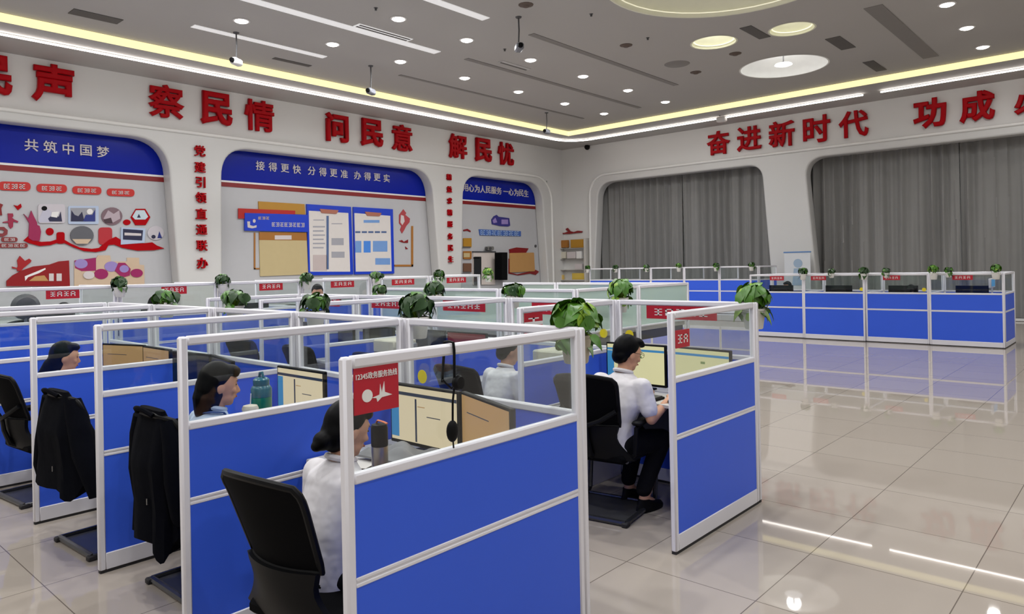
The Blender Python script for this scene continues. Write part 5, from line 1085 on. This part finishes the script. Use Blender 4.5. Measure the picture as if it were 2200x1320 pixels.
# soft grey cloth and papers beneath the cream form monitor
rnd = random.Random(4); q = MB(); nx, ny = 22, 14; vs = []; fs = []
for l in (0, 1):
    for j in range(ny+1):
        for i in range(nx+1):
            u, v = i/nx, j/ny; e = min(u, 1-u, v, 1-v)*5
            vs.append((-0.2+0.4*u, -0.11+0.22*v, (0.002 if l else 0.012+min(1, e)*(0.02+0.018*math.sin(u*11+v*5)+0.012*math.sin(v*14-u*4)))))
W = nx+1; N = W*(ny+1)
for j in range(ny):
    for i in range(nx): a = j*W+i; fs += [(a, a+1, a+W+1, a+W), (N+a, N+a+W, N+a+W+1, N+a+1)]
for i in range(nx): fs += [(i, N+i, N+i+1, i+1), (ny*W+i, ny*W+i+1, N+ny*W+i+1, N+ny*W+i)]
for j in range(ny): fs += [(j*W, j*W+W, N+j*W+W, N+j*W), (j*W+nx, N+j*W+nx, N+j*W+nx+W, j*W+nx+W)]
q.add(vs, fs); tag(q.build('folded_cloth', mat('cloth_grey', (128, 128, 130), 0.9), None, (-2.62, 2.13, 0.727), 0.1), 'rumpled grey cloth lying under the cream form monitor', 'cloth')
t = thing('paper_sheets', 'loose white papers beside the steel thermos', 'paper', (-2.32, 1.80, 0.705)); 
t.location = (-2.78, 1.98, 0.705)
for k in range(3): q = MB(); q.box(-0.1, 0.1, -0.07, 0.07, 0.001+0.003*k, 0.003+0.003*k); q.build('sheet', PAPER, t, (0.01*k, -0.01*k, 0), 0.2*k)
# headset hung on the rail of the biggest divider
t = thing('headset', 'black telephone headset hanging from the top rail of the biggest divider', 'headset', (-1.85, 1.72, H))
q = MB(); q.tube([(0.024, 0.0, -0.13), (0.026, 0.0, -0.02), (0.022, 0.0, 0.006), (0, 0, 0.009), (-0.022, 0, 0.006), (-0.026, 0.0, -0.03), (-0.024, -0.012, -0.11), (-0.02, -0.016, -0.135)], 0.005, 8); q.build('headband', BLACK, t)
q = MB(); q.lathe([(0, -0.012), (0.024, -0.01), (0.027, 0.0), (0.022, 0.012), (0, 0.014)], 16); o = q.build('earpiece', BLACK, t, (0.03, 0.012, -0.135)); o.rotation_euler = (0, PI/2, 0.2)
q = MB(); q.tube([(0.026, 0.0, -0.135), (0.03, -0.02, -0.15), (0.03, -0.045, -0.13), (0.03, -0.06, -0.115)], 0.0035, 6); q.build('microphone_boom', BLACK, t)
q = MB(); q.tube([(0.026, 0.0, -0.13), (0.024, -0.01, -0.2), (0.024, -0.012, -0.27)], 0.004, 6); q.ell((0.024, -0.014, -0.30), 0.018, 0.024, 0.038); q.tube([(0.024, -0.012, -0.33), (0.022, -0.008, -0.36)], 0.003, 6); q.build('coiled_cord', BLACK, t)
def printer(x, y, z, label, w_=0.3):
    t = thing('desk_printer', label, 'printer', (x, y, z), 0, 'white printers'); q = MB(); q.box(-w_/2, w_/2, -0.13, 0.13, 0, 0.15, r=0.012); q.build('lower_case', BEIGE, t); q = MB(); q.box(-w_/2, w_/2, -0.13, 0.13, 0.156, 0.27, r=0.012); q.build('upper_case', BEIGE, t)
    q = MB(); q.box(-w_/2+0.01, w_/2-0.01, -0.125, 0.125, 0.148, 0.158); q.build('paper_slot', DGREY, t); q = MB(); q.box(w_/2, w_/2+0.05, -0.1, 0.1, 0.05, 0.24, r=0.008); q.build('side_tray', GREYP, t)
printer(-3.36, 4.24, 0.705, 'white desk printer with a grey side tray beside the second row woman'); printer(-5.1, 4.08, 0.705, 'white desk printer on a second row desk, seen through the front row back glass'); 
t = thing('desk_fan', 'small grey desk fan on the raised platform at the edge of the photo', 'fan', (-9.1, 2.25, 0.855), -PI/2)
q = MB(); q.lathe([(0, 0), (0.09, 0), (0.09, 0.015), (0.02, 0.03), (0.015, 0.3), (0, 0.3)], 20); q.build('stand', GREYP, t)
q = MB(); q.lathe([(0, -0.04), (0.1, -0.035), (0.14, 0.0), (0.1, 0.035), (0, 0.04)], 24); o = q.build('fan_cage', mat('fan_grey', (72, 72, 76), 0.6), t, (0, 0, 0.42)); o.rotation_euler = (PI/2, 0, 0)
q = MB()
for k in range(4): a = k*PI/2; q.box(-0.03+0.06*math.cos(a), 0.03+0.06*math.cos(a), -0.055, -0.045, 0.42-0.03+0.06*math.sin(a), 0.42+0.03+0.06*math.sin(a), r=0.004)
q.build('blades', GREYP, t)
for k, (x, lb, c2) in enumerate([(-5.55, 'black phone case lying on the far frosted screen rail, the plain one', BLACK), (-6.75, 'black and red case lying on the far frosted screen rail', RED)]):
    pass
def pouch(x, label, c2):
    t = thing('phone_pouch', label, 'pouch', (x, 9.18, 0.80), 0); q = MB(); q.box(-0.26, 0.2, -0.06, 0.04, 0.0, 0.56, r=0.02) if False else q.box(-0.22, 0.22, -0.05, 0.05, 0.0, 0.1, r=0.03); q.build('pouch_body', BLACK, t); q = MB(); q.box(-0.27, -0.2, -0.04, 0.04, 0.01, 0.09, r=0.015); q.build('pouch_end', c2, t)
pouch(-6.2, 'black pouch on the far bench desk, the red ended one', RED); pouch(-7.0, 'black pouch on the far bench desk, the plain one', GREYP)
t = thing('display_tablet', 'small blue lit screen standing at the open end of the blue counter', 'screen', (-1.96-0.1, 15.75, 0.98), 0)
t.location = (-2.25, 15.62, 0.705)
q = MB(); q.box(-0.02, 0.02, -0.22, 0.22, 0.35, 0.52, r=0.006); q.box(-0.012, 0.012, -0.02, 0.02, 0.0, 0.36); q.box(-0.06, 0.06, -0.08, 0.08, 0, 0.012); q.build('housing', FRAME, t); q = MB(); q.box(0.019, 0.022, -0.18, 0.18, 0.375, 0.5); q.build('screen', SCRB, t)
